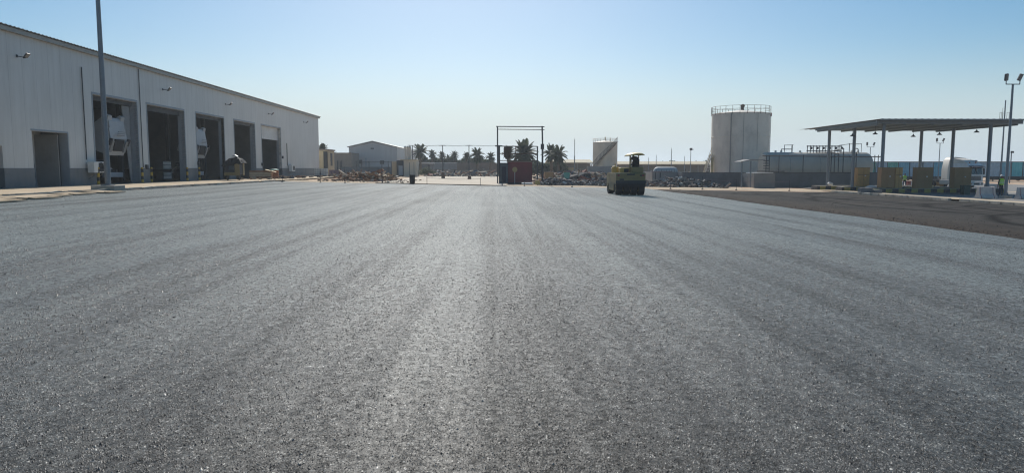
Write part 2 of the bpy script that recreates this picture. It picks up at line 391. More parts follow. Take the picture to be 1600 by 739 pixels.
M['rubble'] = islandmat('broken_rubble', [(.07, .07, .075), (.16, .14, .13), (.40, .37, .33), (.05, .05, .055), (.22, .15, .11), (.10, .10, .11), (.60, .57, .52), (.13, .07, .055), (.09, .085, .08), (.28, .26, .24)])
M['junk'] = islandmat('site_junk', [(.45, .36, .26), (.38, .30, .22), (.22, .13, .09), (.40, .28, .18), (.10, .08, .08), (.55, .48, .38), (.05, .06, .07), (.30, .14, .08), (.14, .15, .17), (.25, .09, .06)])
M['leaf'] = islandmat('palm_leaf', [(.07, .095, .055), (.10, .125, .07), (.055, .075, .05), (.13, .14, .08), (.08, .105, .06)], .6)
_nt = M['leaf'].node_tree; _p = _nt.nodes['Principled BSDF']; _tr = _nt.nodes.new('ShaderNodeBsdfTranslucent'); _mx = _nt.nodes.new('ShaderNodeMixShader'); _mx.inputs[0].default_value = .4
_nt.links.new(_p.inputs['Base Color'].links[0].from_socket, _tr.inputs[0]); _nt.links.new(_p.outputs[0], _mx.inputs[1]); _nt.links.new(_tr.outputs[0], _mx.inputs[2]); _nt.links.new(_mx.outputs[0], _nt.nodes['Material Output'].inputs[0])
M['bark'] = simple('palm_bark', (.13, .095, .065), .95, var=.4, scale=8, bump=.6)
M['orange'] = simple('orange_plastic', (.45, .14, .04), .6, dirt=(.25, .12, .06))
M['red'] = simple('red_paint', (.33, .06, .05), .6, dirt=(.35, .25, .2))
M['rw_white'] = simple('barrier_white', (.62, .55, .50), .7, dirt=(.5, .33, .28))
M['green'] = simple('green_bin_plastic', (.012, .07, .055), .5)
M['bollard'] = stripes('bollard_bands', (.55, .36, .03), (.02, .02, .022), .5, 2)
M['kerb_stripe'] = stripes('yellow_black_kerb', (.34, .27, .05), (.018, .02, .03), 1.15, 0)
M['tarp'] = simple('black_tarp', (.012, .013, .016), .8, var=.3, bump=.5)
M['skin'] = simple('skin', (.25, .13, .08), .6, var=.1, bump=0)
M['vest'] = simple('lime_vest', (.42, .75, .05), .7, var=.1)
M['silver'] = simple('reflective_tape', (.6, .6, .6), .4)
M['navy'] = simple('navy_cloth', (.02, .028, .055), .9, var=.3)
M['helmet'] = simple('white_helmet', (.65, .62, .58), .35)
M['cab'] = simple('truck_cab_white', (.42, .43, .44), .5, var=.1)
M['white_plastic'] = simple('white_plastic_tank', (.68, .68, .66), .5, var=.1)
M['pinkish'] = simple('faded_plum_drums', (.26, .19, .22), .7, var=.3)
M['brown'] = simple('brown_sheet', (.09, .06, .05), .9, var=.4)
M['silvertank'] = simple('silver_tank_skin', (.45, .45, .43), .7, metal=0, var=.1)
M['cur_blue'] = simple('blue_curtain', (.15, .42, .54), .6, var=.35, scale=1.5)
M['cur_green'] = simple('green_curtain', (.12, .42, .36), .6, var=.4, scale=1.5)
M['cur_grey'] = simple('grey_curtain', (.34, .46, .55), .6, var=.3, scale=2)
M['cur_teal'] = simple('teal_curtain', (.10, .52, .55), .6, var=.2, scale=2)
M['lampglass'] = simple('lamp_glass', (.16, .16, .16), .15, var=.05, bump=0)

# ------------------------------------------------------------------ ground
def sheet(name, xs, ys, fz, mat, inside=None):
    bm = bmesh.new(); V = {}
    for i, x in enumerate(xs):
        for j, y in enumerate(ys): V[i, j] = bm.verts.new((x, y, fz(x, y)))
    for i in range(len(xs)-1):
        for j in range(len(ys)-1):
            bm.faces.new((V[i, j], V[i+1, j], V[i+1, j+1], V[i, j+1]))
    me = bpy.data.meshes.new(name); bm.to_mesh(me); bm.free(); me.materials.append(mat)
    for p in me.polygons: p.use_smooth = True
    o = bpy.data.objects.new(name, me); COL.objects.link(o); tag(o, kind='structure'); return o
from mathutils import noise as mn
def frange(a, b, s):
    r = []; v = a
    while v < b - 1e-6: r.append(v); v += s
    return r + [b]
def gz(x, y):
    z = G(x, y) - .06 - (.10 if (y < 65 and -19.5 < x < 31.2) else 0)
    k = sm((y-67)/3) * sm((220-y)/60) * sm((120-abs(x))/40)
    if k > 0 and x > -24: z += k * .10 * mn.noise(Vector((x*.35, y*.35, 3)))+ k*.04*mn.noise(Vector((x*1.3, y*1.3, 9)))
    return z
xs = [-6000, -2500, -1000, -400, -200, -120, -80] + frange(-60, 90, 1.0) + [110, 150, 250, 500, 1200, 3000, 6000]
ys = [-600, -200, -60, -20] + frange(0, 140, 1.0) + [150, 165, 185, 220, 300, 450, 800, 1500, 3500, 9000]
sheet('ground', xs, ys, gz, M['ground'])
# fresh asphalt: edge slightly uneven
def asx(y): return 14.0 + .10 * math.sin(y*.31) + .06*math.sin(y*1.7)
bm = bmesh.new(); rows = []
ysA = frange(-14, 66, 1.0)
us = [i/44 for i in range(45)]
for y in ysA:
    x1 = asx(y); row = []
    for u in us:
        x = -20.25 + (x1 + 20.25) * u
        yy = y + (.25*math.sin(x*.6)+.12*math.sin(x*2.3) if y == ysA[-1] else 0)
        row.append(bm.verts.new((x, yy, G(x, y) + .004*math.sin(y*.8+x*.3))))
    rows.append(row)
for a, b in zip(rows[:-1], rows[1:]):
    for k in range(len(us)-1): bm.faces.new((a[k], a[k+1], b[k+1], b[k]))
def skirt(seq):
    low = [bm.verts.new((v.co.x, v.co.y, v.co.z-.09)) for v in seq]
    for k in range(len(seq)-1): bm.faces.new((seq[k], seq[k+1], low[k+1], low[k]))
skirt([r[-1] for r in rows]); skirt(rows[-1])
bmesh.ops.recalc_face_normals(bm, faces=bm.faces)
me = bpy.data.meshes.new('asphalt_yard'); bm.to_mesh(me); bm.free(); me.materials.append(M['asphalt'])
for p in me.polygons: p.use_smooth = True
me.set_sharp_from_angle(angle=R(30))
o = bpy.data.objects.new('asphalt_yard', me); COL.objects.link(o); tag(o, kind='structure')
# dark unpaved strip at right (old milled surface)
sheet('unpaved_yard', frange(14.3, 31.2, .65), frange(-5, 64.5, .75), lambda x, y: G(x, y) - .05 + .03*mn.noise(Vector((x*.8, y*.5, 1))) , M['dirt'])
# strip of loose dark stones along the fresh edge
mb = MB(); rnd = random.Random(3)
for i in range(2600):
    y = 12 + 52 * rnd.random()**1.3; x = asx(y) + .1 + abs(rnd.gauss(0, .9)) + (rnd.uniform(0, 5) if rnd.random() < .35 else 0)
    s = rnd.uniform(.004, .013); c = Vector((x, y, G(x, y)-.02))
    m = Matrix.Translation(c) @ Matrix.Rotation(rnd.uniform(0, 6), 4, Vector((rnd.random(), rnd.random(), rnd.random()+.1)).normalized()) @ Matrix.Diagonal((s, s*1.3, s*.7, 1))
    bmesh.ops.create_cube(mb.bm, size=1.6, matrix=m)
tag(mb.build('loose_stones', islandmat('dark_stones', [(.03, .03, .03), (.06, .05, .045), (.10, .07, .05), (.02, .02, .022)])), 'loose dark stones scattered along the edge of the new asphalt', 'stones', kind='stuff')

# surface stones of the open graded asphalt: small real pyramids standing a few millimetres proud
import numpy as np
rg = np.random.default_rng(5); NS = 480000
yy = 2.2*(48/2.2)**(rg.random(NS)**.85); xx = rg.uniform(-.85, .85, NS)*yy + rg.normal(0, .3, NS)
pk = .55+.45*np.sin(xx*2.1+1.3*np.sin(xx*.9)+.04*yy)*np.sin(xx*.7+2+.02*yy); k = (xx > -19.9) & (xx < 13.8) & (rg.random(NS) < .35+.65*pk); xx, yy = xx[k], yy[k]; n = len(xx)
zz = np.where(xx < 0, -.0216*xx, -.0165*xx) + .004*np.sin(yy*.8+xx*.3)
big = np.where(rg.random(n) < .02, 1.7, 1.0)
r_ = rg.uniform(.0038, .0095, n)*big*np.clip(.45+yy/16, .5, 1.0); h_ = r_*rg.uniform(.7, 1.5, n); an = rg.uniform(0, 6.283, n)
P = np.zeros((n, 5, 3))
for q in range(4):
    a_ = an + q*1.5708 + rg.normal(0, .25, n); P[:, q, 0] = xx + np.cos(a_)*r_; P[:, q, 1] = yy + np.sin(a_)*r_*rg.uniform(.7, 1.3, n); P[:, q, 2] = zz - .002
P[:, 4, 0] = xx + rg.normal(0, .3, n)*r_; P[:, 4, 1] = yy + rg.normal(0, .3, n)*r_; P[:, 4, 2] = zz + h_
base_i = (np.arange(n)*5)[:, None]
tri = np.concatenate([base_i+np.array([[0, 1, 4]]), base_i+np.array([[1, 2, 4]]), base_i+np.array([[2, 3, 4]]), base_i+np.array([[3, 0, 4]])]).reshape(-1, 3)
me = bpy.data.meshes.new('surface_stones'); me.vertices.add(n*5); me.vertices.foreach_set('co', P.reshape(-1).astype(np.float32))
me.loops.add(len(tri)*3); me.loops.foreach_set('vertex_index', tri.reshape(-1).astype(np.int32))
me.polygons.add(len(tri)); me.polygons.foreach_set('loop_start', np.arange(0, len(tri)*3, 3, dtype=np.int32)); me.polygons.foreach_set('loop_total', np.full(len(tri), 3, dtype=np.int32))
me.update(calc_edges=True); me.validate()
gm = islandmat('asphalt_stones', [(.02, .02, .021), (.05, .05, .05), (.12, .12, .118), (.03, .03, .032), (.20, .195, .185), (.07, .07, .07), (.015, .015, .016), (.38, .37, .34)], .5)
_nt = gm.node_tree; _p = _nt.nodes['Principled BSDF']; _src = _p.inputs['Base Color'].links[0].from_socket; _tc = _nt.nodes.new('ShaderNodeTexCoord').outputs['Object']
_s1 = noise(_nt, 1.0, 4, .55, _tc, (.75, .022, 1)); _s2 = noise(_nt, 1.0, 5, .6, _tc, (3.1, .06, 1)); _ss = math_(_nt, 'ADD', math_(_nt, 'MULTIPLY', _s1.outputs[0], .6), math_(_nt, 'MULTIPLY', _s2.outputs[0], .4))
_nt.links.new(mixc(_nt, 'MULTIPLY', 1.0, _src, ramp(_nt, [(.38, (.5,)*3), (.58, (1.2,)*3)], _ss).outputs[0]), _p.inputs['Base Color']); _p.inputs['Specular IOR Level'].default_value = .35
me.materials.append(gm); o = bpy.data.objects.new('surface_stones', me); COL.objects.link(o)
tag(o, 'coarse stones standing proud in the fresh asphalt surface', 'asphalt stones', kind='stuff')
# pavements
sheet('pavement', frange(-25.4, -20.5, .7), frange(5, 101, 1.0), lambda x, y: G(x, y) + .07 + .02*mn.noise(Vector((x, y, 0))), M['pavement'])
sheet('far_verge', frange(-20, 60, 1.0), [66.9, 67.6, 68.6, 69.6, 70.6, 71.6], lambda x, y: G(x, y) + .03 + .03*mn.noise(Vector((x*.6, y*.6, 5))) - (.12 if y == 66.9 or y > 71.2 else 0), M['pavement'])
def side_x(y): return 31.6 + .2*math.sin(y*.4)
sheet('side_pavement', frange(31.5, 34.2, .3), frange(10, 67.5, 1.0), lambda x, y: G(x, y) + .06 + .02*mn.noise(Vector((x, y, 8))), M['pavement'])
sheet('station_forecourt', frange(34.25, 70, 2.0), frange(5, 110, 2.0), lambda x, y: G(x, y) + .03, simple('forecourt_concrete', (.20, .19, .175), .85, var=.3, scale=.5, dirt=(.14, .13, .12)))
sheet('dirt_road', frange(-11.5, 1.0, .8), frange(67.2, 150, 3.0), lambda x, y: G(x, y) + .05 + .02*mn.noise(Vector((x*.5, y*.3, 2))), simple('pale_road', (.58, .50, .39), .95, var=.25, scale=.35, bump=.2, dirt=(.46, .38, .28), dscale=.5))
# kerbs
mb = MB(); rnd = random.Random(5); y = 8
while y < 65.5:
    l = .95; x = -20.5 + .05*rnd.gauss(0, 1) + (.0 if y > 34 else 0)
    if rnd.random() > .12:
        m = Matrix.Translation((x, y+l/2, G(x, y)+.0)) @ Matrix.Rotation(rnd.gauss(0, .02), 4, 'Z') @ Matrix.Rotation(rnd.gauss(0, .02), 4, 'X')
        mb.box(-.13, .13, -l/2+.02, l/2-.02, -.12, .12, m)
    y += l
tag(mb.build('kerb', M['kerb']), kind='structure')
mb = MB(); y = 10
while y < 66:
    x = 31.45 + .08*rnd.gauss(0, 1); l = 1.0
    if rnd.random() > .1:
        m = Matrix.Translation((x, y+l/2, G(x, y)+.0)) @ Matrix.Rotation(rnd.gauss(0, .03), 4, 'Z')
        mb.box(-.12, .12, -l/2+.02, l/2-.02, -.12, .10, m)
    y += l
tag(mb.build('side_kerb', M['kerb']), kind='structure')

# ------------------------------------------------------------------ workshop building
BX = -25.5; BF = .55
def wy(px, py=270):
    d = fw * F + rt * (px - CX) - up * (py - CY)
    return d.y * BX / d.x
wb = thing('workshop_building', 'long white panel workshop with open truck bays beside the yard', 'building', (BX, 0, BF))
Y0, Y1, ZE = 20.0, wy(497.5, 200), 8.9-BF
bays = [(wy(144, 148), wy(213, 159)), (wy(229, 163), wy(287, 174)), (wy(305.5, 176), wy(349, 183)), (wy(365, 187), wy(397.5, 193)), (wy(408, 196), wy(438, 200))]
HB = 6.3-BF; PL = EYE-BF
doors = [(31.5, wy(4, 240), 2.25), (wy(49.5, 205), wy(105, 210), 3.15)]
ops = sorted([(a, b, HB) for a, b in bays] + doors)
mb = MB(); y = Y0
for a, b, h in ops:
    mb.box(-.25, 0, y, a, PL, ZE); MB().box(-.25, .03, y, a, -.3, PL).build('plinth', M['plinth'], wb)
    mb.box(-.25, 0, a, b, h, ZE)
    y = b
mb.box(-.25, 0, y, Y1, PL, ZE); MB().box(-.25, .03, y, Y1, -.3, PL).build('plinth', M['plinth'], wb)
mb.build('wall', M['panel'], wb)
mb = MB(); mb.box(-24, -.26, Y1-.25, Y1-.002, -.3, ZE); mb.prism([(-24, ZE), (-.26, ZE), (-12, ZE+1.1)], Y1-.24, Y1-.01, 'y'); mb.build('end_wall', M['panel_x'], wb); mb = MB()
mb.box(-24, -.26, Y0+.002, Y0+.25, -.3, ZE); mb.build('end_wall', M['panel_x'], wb)
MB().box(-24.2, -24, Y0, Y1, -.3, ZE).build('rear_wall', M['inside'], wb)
mb = MB()
for k in range(12):      # inner back wall band + columns
    pass
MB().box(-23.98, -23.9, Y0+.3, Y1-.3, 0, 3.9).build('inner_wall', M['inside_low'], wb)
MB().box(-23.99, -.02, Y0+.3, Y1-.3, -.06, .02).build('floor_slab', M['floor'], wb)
# roof: corrugated sheet, visible edge
mb = MB(); n = int((Y1-Y0+.8)/.165)
bm = mb.bm; prev = None
for k in range(n+1):
    yy = Y0-.3 + k*.165; dz = .045 if k % 2 else 0
    row = [bm.verts.new((.32, yy, ZE+.10+dz)), bm.verts.new((-12, yy, ZE+1.2+dz)), bm.verts.new((-24.3, yy, ZE+.10+dz))]
    lo = [bm.verts.new((v.co.x, yy, v.co.z-.03)) for v in row]
    if prev:
        for a in range(2): bm.faces.new((prev[0][a], prev[0][a+1], row[a+1], row[a])); bm.faces.new((prev[1][a], prev[1][a+1], lo[a+1], lo[a]))
        bm.faces.new((prev[0][0], prev[1][0], lo[0], row[0]))
    prev = (row, lo)
mb.build('roof', M['roofsheet'], wb)
MB().box(.003, .22, Y0-.2, Y1+.25, ZE-.16, ZE+.06).build('gutter', M['roofsheet'], wb)
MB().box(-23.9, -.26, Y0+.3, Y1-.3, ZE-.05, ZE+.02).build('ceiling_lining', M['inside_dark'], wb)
# interior columns and partitions
for k, yy in enumerate([(bays[i][1]+bays[i+1][0])/2 for i in range(4)]):
    MB().box(-6, -5.7, yy-.15, yy+.15, .02, ZE-.06).build('inner_column', M['inside'], wb)
MB().box(-23.9, -.3, 88, 88.15, .02, ZE-.06).build('partition_wall', M['inside_low'], wb)
MB().box(-23.9, -.3, 43.0, 43.15, .02, ZE-.06).build('partition_wall', M['inside_low'], wb)
# jamb linings
for a, b in bays:
    mb = MB(); mb.box(-.52, .02, b, b+.12, .0, HB+.0); mb.box(-.52, .02, a-.12, a-.0, .0, HB); mb.box(-.52, .02, a-.12, b+.12, HB+.002, HB+.14)
    mb.build('door_frame', M['reveal'], wb)
for a, b, h in doors[1:]:
    mb = MB(); mb.box(-.5, .02, b-.001, b+.08, 0, h); mb.box(-.5, .02, a-.08, b+.08, h+.002, h+.1); mb.build('door_frame', M['reveal'], wb)
    mb = MB(); mb.box(-1.9, -.3, b-.5, b-.42, .02, h-.1); mb.build('door_leaf', M['light_wall'], wb)
    MB().box(-1.75, -1.65, a-1, b+1, .02, 3.4).build('partition_wall', M['white'], wb)
    mb = MB(); rnd = random.Random(2)
    for k in range(7): mb.rod((-.7-.06*k, a+.5+.22*k, .02), (-1.5, a+.7+.26*k, 1.6+.15*rnd.random()*4), .03, n=6)
    for k in range(8): mb.box(-1.3, -.9, a+.3, a+.34, .3*k, .3*k+.05)
    tag(mb.build('scaffold_frame', M['steel'], None, loc=(BX, 0, BF)), 'bundle of steel poles and frame leaning inside the small side doorway', 'scaffold poles')
# roller shutter on the last bay, rolled a quarter down; others rolled up
for i, (a, b) in enumerate(bays):
    drop = (.2, .3, .2, .2, 1.35)[i]
    mb = MB(); z = HB
    while z > HB-drop: mb.box(-.40, -.34, a+.03, b-.03, z-.095, z-.005); z -= .1
    sh = mb.build('roller_shutter', M['white'] if i == 4 else M['inside'], wb)  # rolled-up slats coloured dark to give the shade band at the bay head
    if i == 4: sh['label'] = 'white roller shutter rolled a quarter down'
# hanging curtain at bay 1 right side
a, b = bays[0]
mb = MB(); bm = mb.bm; P = []
for k in range(15):
    t = k/14; dx = .10*math.sin(k*2.1)
    P.append((bm.verts.new((-.6+dx, b-.9+t*.9, HB-.3)), bm.verts.new((-.6+dx*.8, b-.1+t*.6, .1))))
for k in range(14): bm.faces.new((P[k][0], P[k+1][0], P[k+1][1], P[k][1]))
cu = mb.build('door_curtain', simple('clear_grey_curtain', (.30, .33, .36), .4, var=.2), wb)
so_ = cu.modifiers.new('thick', 'SOLIDIFY'); so_.thickness = .02
# cables / pipes on wall
def wallpipe(px, y_top, y_bot, r=.03):
    Y = wy(px, (y_top+y_bot)/2); MB().rod((.05, Y, za(y_top, Y, px)-BF), (.05, Y, za(y_bot, Y, px)-BF), r).build('wall_pipe', M['dsteel'], wb)
wallpipe(130, 105, 250); wallpipe(219, 108, 262); wallpipe(448, 224, 259, .04)
for px, py in ((228, 261), (309, 255), (441, 246), (409, 257)):
    Y = wy(px, py); z = za(py, Y, px)-BF
    MB().box(.0, .14, Y-.12, Y+.12, z-.16, z+.16).build('switch_box', M['dsteel'], wb)

# floodlights on the wall
fl_lab = ['floodlight on wall above the small side door', 'floodlight on wall between first and second truck bay', 'floodlight on wall above gap between third and fourth bay',
          'floodlight on wall right of the fourth truck bay', 'floodlight on wall near far end of the workshop']
fl = None
for i, (px, py) in enumerate([(26, 88), (254, 140), (352, 163), (419, 178), (474, 191)]):
    Y = wy(px, py); loc = (BX, Y, za(py, Y, px))
    if fl is None:
        fl = thing('wall_floodlight', fl_lab[0], 'floodlight', loc, 0, 'floodlights along the workshop wall'); fl.scale = (.6,)*3
        MB().box(0, .05, -.1, .1, -.12, .12).rod((.04, 0, -.02), (.75, 0, -.12), .035).box(.55, .8, -.05, .05, -.2, -.06).build('bracket', M['dsteel'], fl)
        m = Matrix.Translation((.9, 0, .05)) @ Matrix.Rotation(R(-50), 4, 'Y')
        MB().box(-.22, .22, -.25, .25, -.06, .06, m, .02).build('lamp_housing', M['dsteel'], fl)
        MB().box(-.18, .18, -.21, .21, -.068, -.058, m).build('lamp_glass', M['lampglass'], fl)
    else: dup(fl, fl_lab[i], loc, scale=(.6,)*3)

# air conditioners
def aircon(px0, px1, py0, py1, label, stand=True):
    Ya, Yb = wy(px0), wy(px1); Yc = (Ya+Yb)/2; z0 = za(py1, Yc, px0); z1 = za(py0, Yc, px0)
    L = min(1.3, Yb-Ya); h = z1-z0
    t = thing('air_conditioner', label, 'air conditioner', (BX+.1, Yc, z0), 0, 'outdoor air conditioner units on the wall')
    MB().box(.03, .45, -L/2, L/2, 0, h, None, .02).build('casing', M['white'], t)
    mb = MB(); mb.lathe([(.30, .452), (.30, .47), (.27, .47), (.27, .452)], 20, Matrix.Translation((0, .12, h/2)) @ Matrix.Rotation(R(90), 4, 'Y'))
    for k in range(5):
        r = .05+k*.05; mb.lathe([(r, .455), (r, .468), (r-.012, .468), (r-.012, .455)], 16, Matrix.Translation((0, .12, h/2)) @ Matrix.Rotation(R(90), 4, 'Y'))
    mb.build('fan_grille', M['dsteel'], t)
    MB().box(.452, .458, -.16, .40, h/2-.27, h/2+.27).build('fan_recess', M['black'], t)
    for s in (-.4, .4): MB().bar((-.08, s, -.03), (.5, s, -.03), .04, .04).bar((-.08, s, -.4), (.45, s, -.04), .03, .03).build('bracket', M['steel'], t)
aircon(131, 155, 253, 270, 'white air conditioner unit left of the first truck bay')
aircon(448, 456, 258, 268, 'small air conditioner unit on wall right of last truck bay')

# bollards
bl = None
blabs = ['yellow and black bollard behind the tall lamp post', 'yellow and black bollard at the left jamb of the second truck bay', 'yellow and black bollard standing inside left part of second bay',
         'yellow and black bollard in front of wall left of third bay', 'yellow and black bollard standing in third truck bay', 'yellow and black bollard left of the tarp covered generator']
for i, (px, Xo) in enumerate([(164, .5), (231, .45), (245, .2), (299.5, .45), (318, .35), (359, .4)]):
    X = BX+Xo; Y = -X*1100/(775-px)
    z = G(X, Y)+.06
    if bl is None:
        bl = thing('bollard', blabs[0], 'bollard', (X, Y, z), 0, 'striped bollards before the truck bays')
        MB().rod((0, 0, 0), (0, 0, 1.08), .085, n=14).ball((0, 0, 1.08), .085, (1, 1, .5)).build('post', M['bollard'], bl, True)
        MB().rod((0, 0, 0), (0, 0, .03), .15, n=14).build('base_plate', M['dsteel'], bl)
    else: dup(bl, blabs[i], (X, Y, z))

# trucks with tilted cabs in bays 1 and 3
def tilt_truck(Yc, label, Xf=BX-1.0):
    t = thing('truck', label, 'truck', (Xf, Yc, BF+.02), 0, 'trucks under repair inside the bays')
    # chassis runs to -X
    mb = MB(); mb.box(-7, .2, -.45, -.33, .75, 1.0).box(-7, .2, .33, .45, .75, 1.0)
    for k in range(5): mb.box(-6.5+k*1.5, -6.35+k*1.5, -.4, .4, .78, .95)
    mb.build('chassis', M['dsteel'], t)
    MB().box(-1.6, -.2, -.4, .4, .7, 1.6, None, .06).build('engine', M['dsteel'], t)
    for X in (-1.0, -5.2):
        for s in (-1, 1):
            w_ = MB().lathe([(.30, -.14), (.5, -.15), (.52, -.1), (.52, .1), (.5, .15), (.30, .14)], 22, Matrix.Translation((X, s*1.0, .52)) @ Matrix.Rotation(R(90), 4, 'X')).build('wheel', M['black'], t, True)
            MB().lathe([(.05, -.02), (.29, -.05), (.30, .0), (.05, .04)], 16, Matrix.Translation((X, s*1.12, .52)) @ Matrix.Rotation(R(90), 4, 'X')).build('rim', M['dsteel'], w_)
    # mudguard arc
    for s in (-1, 1):
        mb = MB(); prev = None
        for k in range(9):
            an = R(10+k*20); q = Vector((-1.0+.66*math.cos(an), s*1.0, .52+.72*math.sin(an)))
            if prev: mb.bar(prev, q, .34, .03)
            prev = q
        mb.build('mudguard', M['white'], t)
    MB().box(.0, .22, -1.15, 1.15, .45, .8, None, .04).build('bumper', M['reveal'], t)
    # cab tilted forward about its front lower edge
    T = Matrix.Translation((.35, 0, 1.95)) @ Matrix.Rotation(R(20), 4, 'Y') @ Matrix.Diagonal((.85, .95, .80, 1))
    mb = MB(); mb.prism([(.0, .0), (-1.9, .15), (-1.95, 1.6), (-1.6, 2.35), (-.5, 2.25), (-.12, 1.5), (.02, .6)], -1.1, 1.1, 'y', T)
    mb.build('cab', M['cab'], t)
    # fairing above: concave white deflector
    mb = MB(); mb.prism([(-1.75, 2.2), (-1.3, 2.95), (-.9, 3.0), (-.70, 2.75), (-.45, 2.2)], -1.0, 1.0, 'y', T)
    mb.prism([(-1.3, 2.8), (-1.0, 3.25), (-.8, 3.2), (-.75, 2.75)], -1.1, -.6, 'y', T).prism([(-1.3, 2.8), (-1.0, 3.25), (-.8, 3.2), (-.75, 2.75)], .6, 1.1, 'y', T)
    mb.build('roof_fairing', M['cab'], t)
    mb = MB(); mb.prism([(.04, .42), (-.06, 1.42), (-.14, 1.42), (-.04, .42)], -.62, .62, 'y', T @ Matrix.Translation((.06, 0, 0))); mb.build('windshield', M['black'], t)
    mb = MB()
    for k in range(3): mb.box(-.06, -.02, -.5, .5, 1.75+k*.16, 1.80+k*.16, T)
    mb.box(.02, .08, -1.1, -.78, .3, 1.3, T).box(.02, .08, .78, 1.1, .3, 1.3, T)
    mb.build('front_trim', M['steel'], t)
    for s in (-1, 1): MB().box(-.1, .12, s*1.2-.1, s*1.2+.1, .9, 1.5, T, .03).build('mirror', M['dsteel'], t)
    return t
tilt_truck(49.3, 'white truck with tilted cab inside the first open bay')
tilt_truck(63.1, 'white truck with tilted cab inside the third open bay')
# workshop clutter inside bays
for i, (X, Y, lab) in enumerate([(-31, 55.5, 'grey steel tool cabinet standing inside the second bay'), (-30, 64.5, 'pale storage cabinet inside the third bay behind the truck'), (-32, 71.5, 'low grey workbench cabinet inside the fourth bay')]):
    t = thing('tool_cabinet', lab, 'cabinet', (X, Y, BF+.02))
    MB().box(-.35, .35, -.8, .8, .08, 1.7, None, .02).build('body', M['inside_low'], t)
    mb = MB()
    for k in range(5): mb.box(.352, .37, -.75, .75, .15+k*.31, .40+k*.31)
    mb.build('drawer_fronts', M['white'] if i == 1 else M['reveal'], t)

# ------------------------------------------------------------------ lamp post left
X = -20.7; Y = wy(169, 292)*X/BX
lp = thing('street_lamp', 'tall grey steel lamp post on concrete base left of the yard', 'lamp post', (X, Y, G(X, Y)))
MB().box(-.62, .62, -.55, .55, -.1, .30, None, .03).build('base_block', M['concrete'], lp)
MB().rod((0, 0, .3), (0, 0, 13.5), .15, .09, 14).build('pole', M['steel'], lp, True)
MB().box(-.25, .25, -.25, .25, .302, .34).build('base_plate', M['steel'], lp)
MB().bar((-.8, 0, 13.4), (.8, 0, 13.4), .08, .08).box(-1.0, -.6, -.2, .2, 13.45, 13.6).box(.6, 1.0, -.2, .2, 13.45, 13.6).build('lamp_head', M['dsteel'], lp)
# formwork boards lying on the asphalt at left
bd = [(-19.2, 26.6, 2.5, 2, 'long pale board lying alone on the asphalt at left'), (-19.6, 29.4, 2.6, -4, 'pale board lying left of the lamp post base'), (-19.9, 31.0, 2.2, 6, 'short pale board beside the pavement edge left of lamp post'),
      (-20.0, 33.2, 2.0, -3, 'pale board nearest to the lamp post base'), (-19.9, 27.9, 1.8, 9, 'pale board overlapping the pavement edge at far left'), (-19.6, 35.6, 1.5, 3, 'small board against the kerb right under the lamp post')]
for k, (x, y, l, an, lab) in enumerate(bd):
    mb = MB(); m = Matrix.Rotation(R(an), 4, 'Z') @ Matrix.Rotation(R(1.5), 4, 'Y')
    mb.box(-l/2, l/2, -.8, .8, 0.02, .06, m); mb.box(-l/2+.1, -l/2+.2, -.82, .82, .062, .08, m).box(l/2-.3, l/2-.2, -.82, .82, .062, .08, m)
    tag(mb.build('wooden_board', M['pavement'], None, loc=(x, y, G(x, y)+.02)), lab, 'board', 'boards lying at the pavement edge')

# generator with black tarp
X = BX+2.0; Y = -X*1100/(775-372)
gt = thing('generator', 'mobile olive generator under a black tarp before the fourth bay', 'generator', (X, Y, G(X, Y)+.08)); gt.scale = (.85, .72, 1.15)
MB().box(-.75, .75, -.9, .9, .45, 1.25, None, .04).build('housing', M['dsteel'], gt)
MB().box(.762, .80, .35, .85, .35, 1.3).build('side_panel', M['khaki'], gt); MB().box(-.80, .80, -.94, -.90, .35, .6).box(.3, .8, -.96, -.91, .4, 1.3).build('front_panel', M['khaki'], gt)
MB().box(-.3, .2, -.97, -.91, .8, 1.1).build('control_panel', M['teal'], gt)
mb = MB(); bmesh.ops.create_grid(mb.bm, x_segments=14, y_segments=14, size=1)
for v in mb.bm.verts:
    x, y = v.co.x, v.co.y; r = max(abs(x), abs(y))
    v.co = Vector((x*1.0, y*1.15, 1.75-.55*r**3 + .12*mn.noise(Vector((x*3, y*3, 0))) + .12*x))
t_ = mb.build('tarp', M['tarp'], gt); t_.modifiers.new('s', 'SOLIDIFY').thickness = .03
MB().prism([(-.1, 1.86), (.2, 1.96), (.5, 1.84), (.5, 1.80), (.2, 1.90), (-.1, 1.80)], -.5, -.1, 'y').build('white_sheet', M['white'], gt)
for s in (-1, 1):
    MB().lathe([(.1, -.1), (.33, -.1), (.35, 0), (.33, .1), (.1, .1)], 16, Matrix.Translation((s*.6, -.5, .35)) @ Matrix.Rotation(R(90), 4, 'Y')).build('wheel', M['black'], gt)

# crate, drum, junk near last bay
X = BX+2.0; Y = -X*1100/(775-412)
ct = thing('wooden_crate', 'open wooden crate with bright boards before the last bay', 'crate', (X, Y, G(X, Y)+.08), R(12))
mb = MB()
for k in range(4):
    for s in (-1, 1): mb.box(-1.0, 1.0, s*.7-.02, s*.7+.02, .06+k*.2, .22+k*.2)
    mb.box(.99, 1.03, -.7, .7, .06+k*.2, .22+k*.2).box(-1.03, -.99, -.7, .7, .06+k*.2, .22+k*.2)
mb.build('slats', M['wood'], ct)
MB().box(.2, 1.25, -.5, .6, .98, 1.02, Matrix.Rotation(R(14), 4, 'Y')).build('lid_board', M['khaki_l'], ct)
X = BX+2.2; Y = -X*1100/(775-433)
dr = thing('drum', 'rusty orange drum with pale lid outside the last bay', 'drum', (X, Y, G(X, Y)+.08))
MB().lathe([(.42, 0), (.44, .03), (.42, .06), (.42, .38), (.44, .40), (.42, .43), (.42, .8), (.44, .84)], 20).build('body', M['orange'], dr, True)
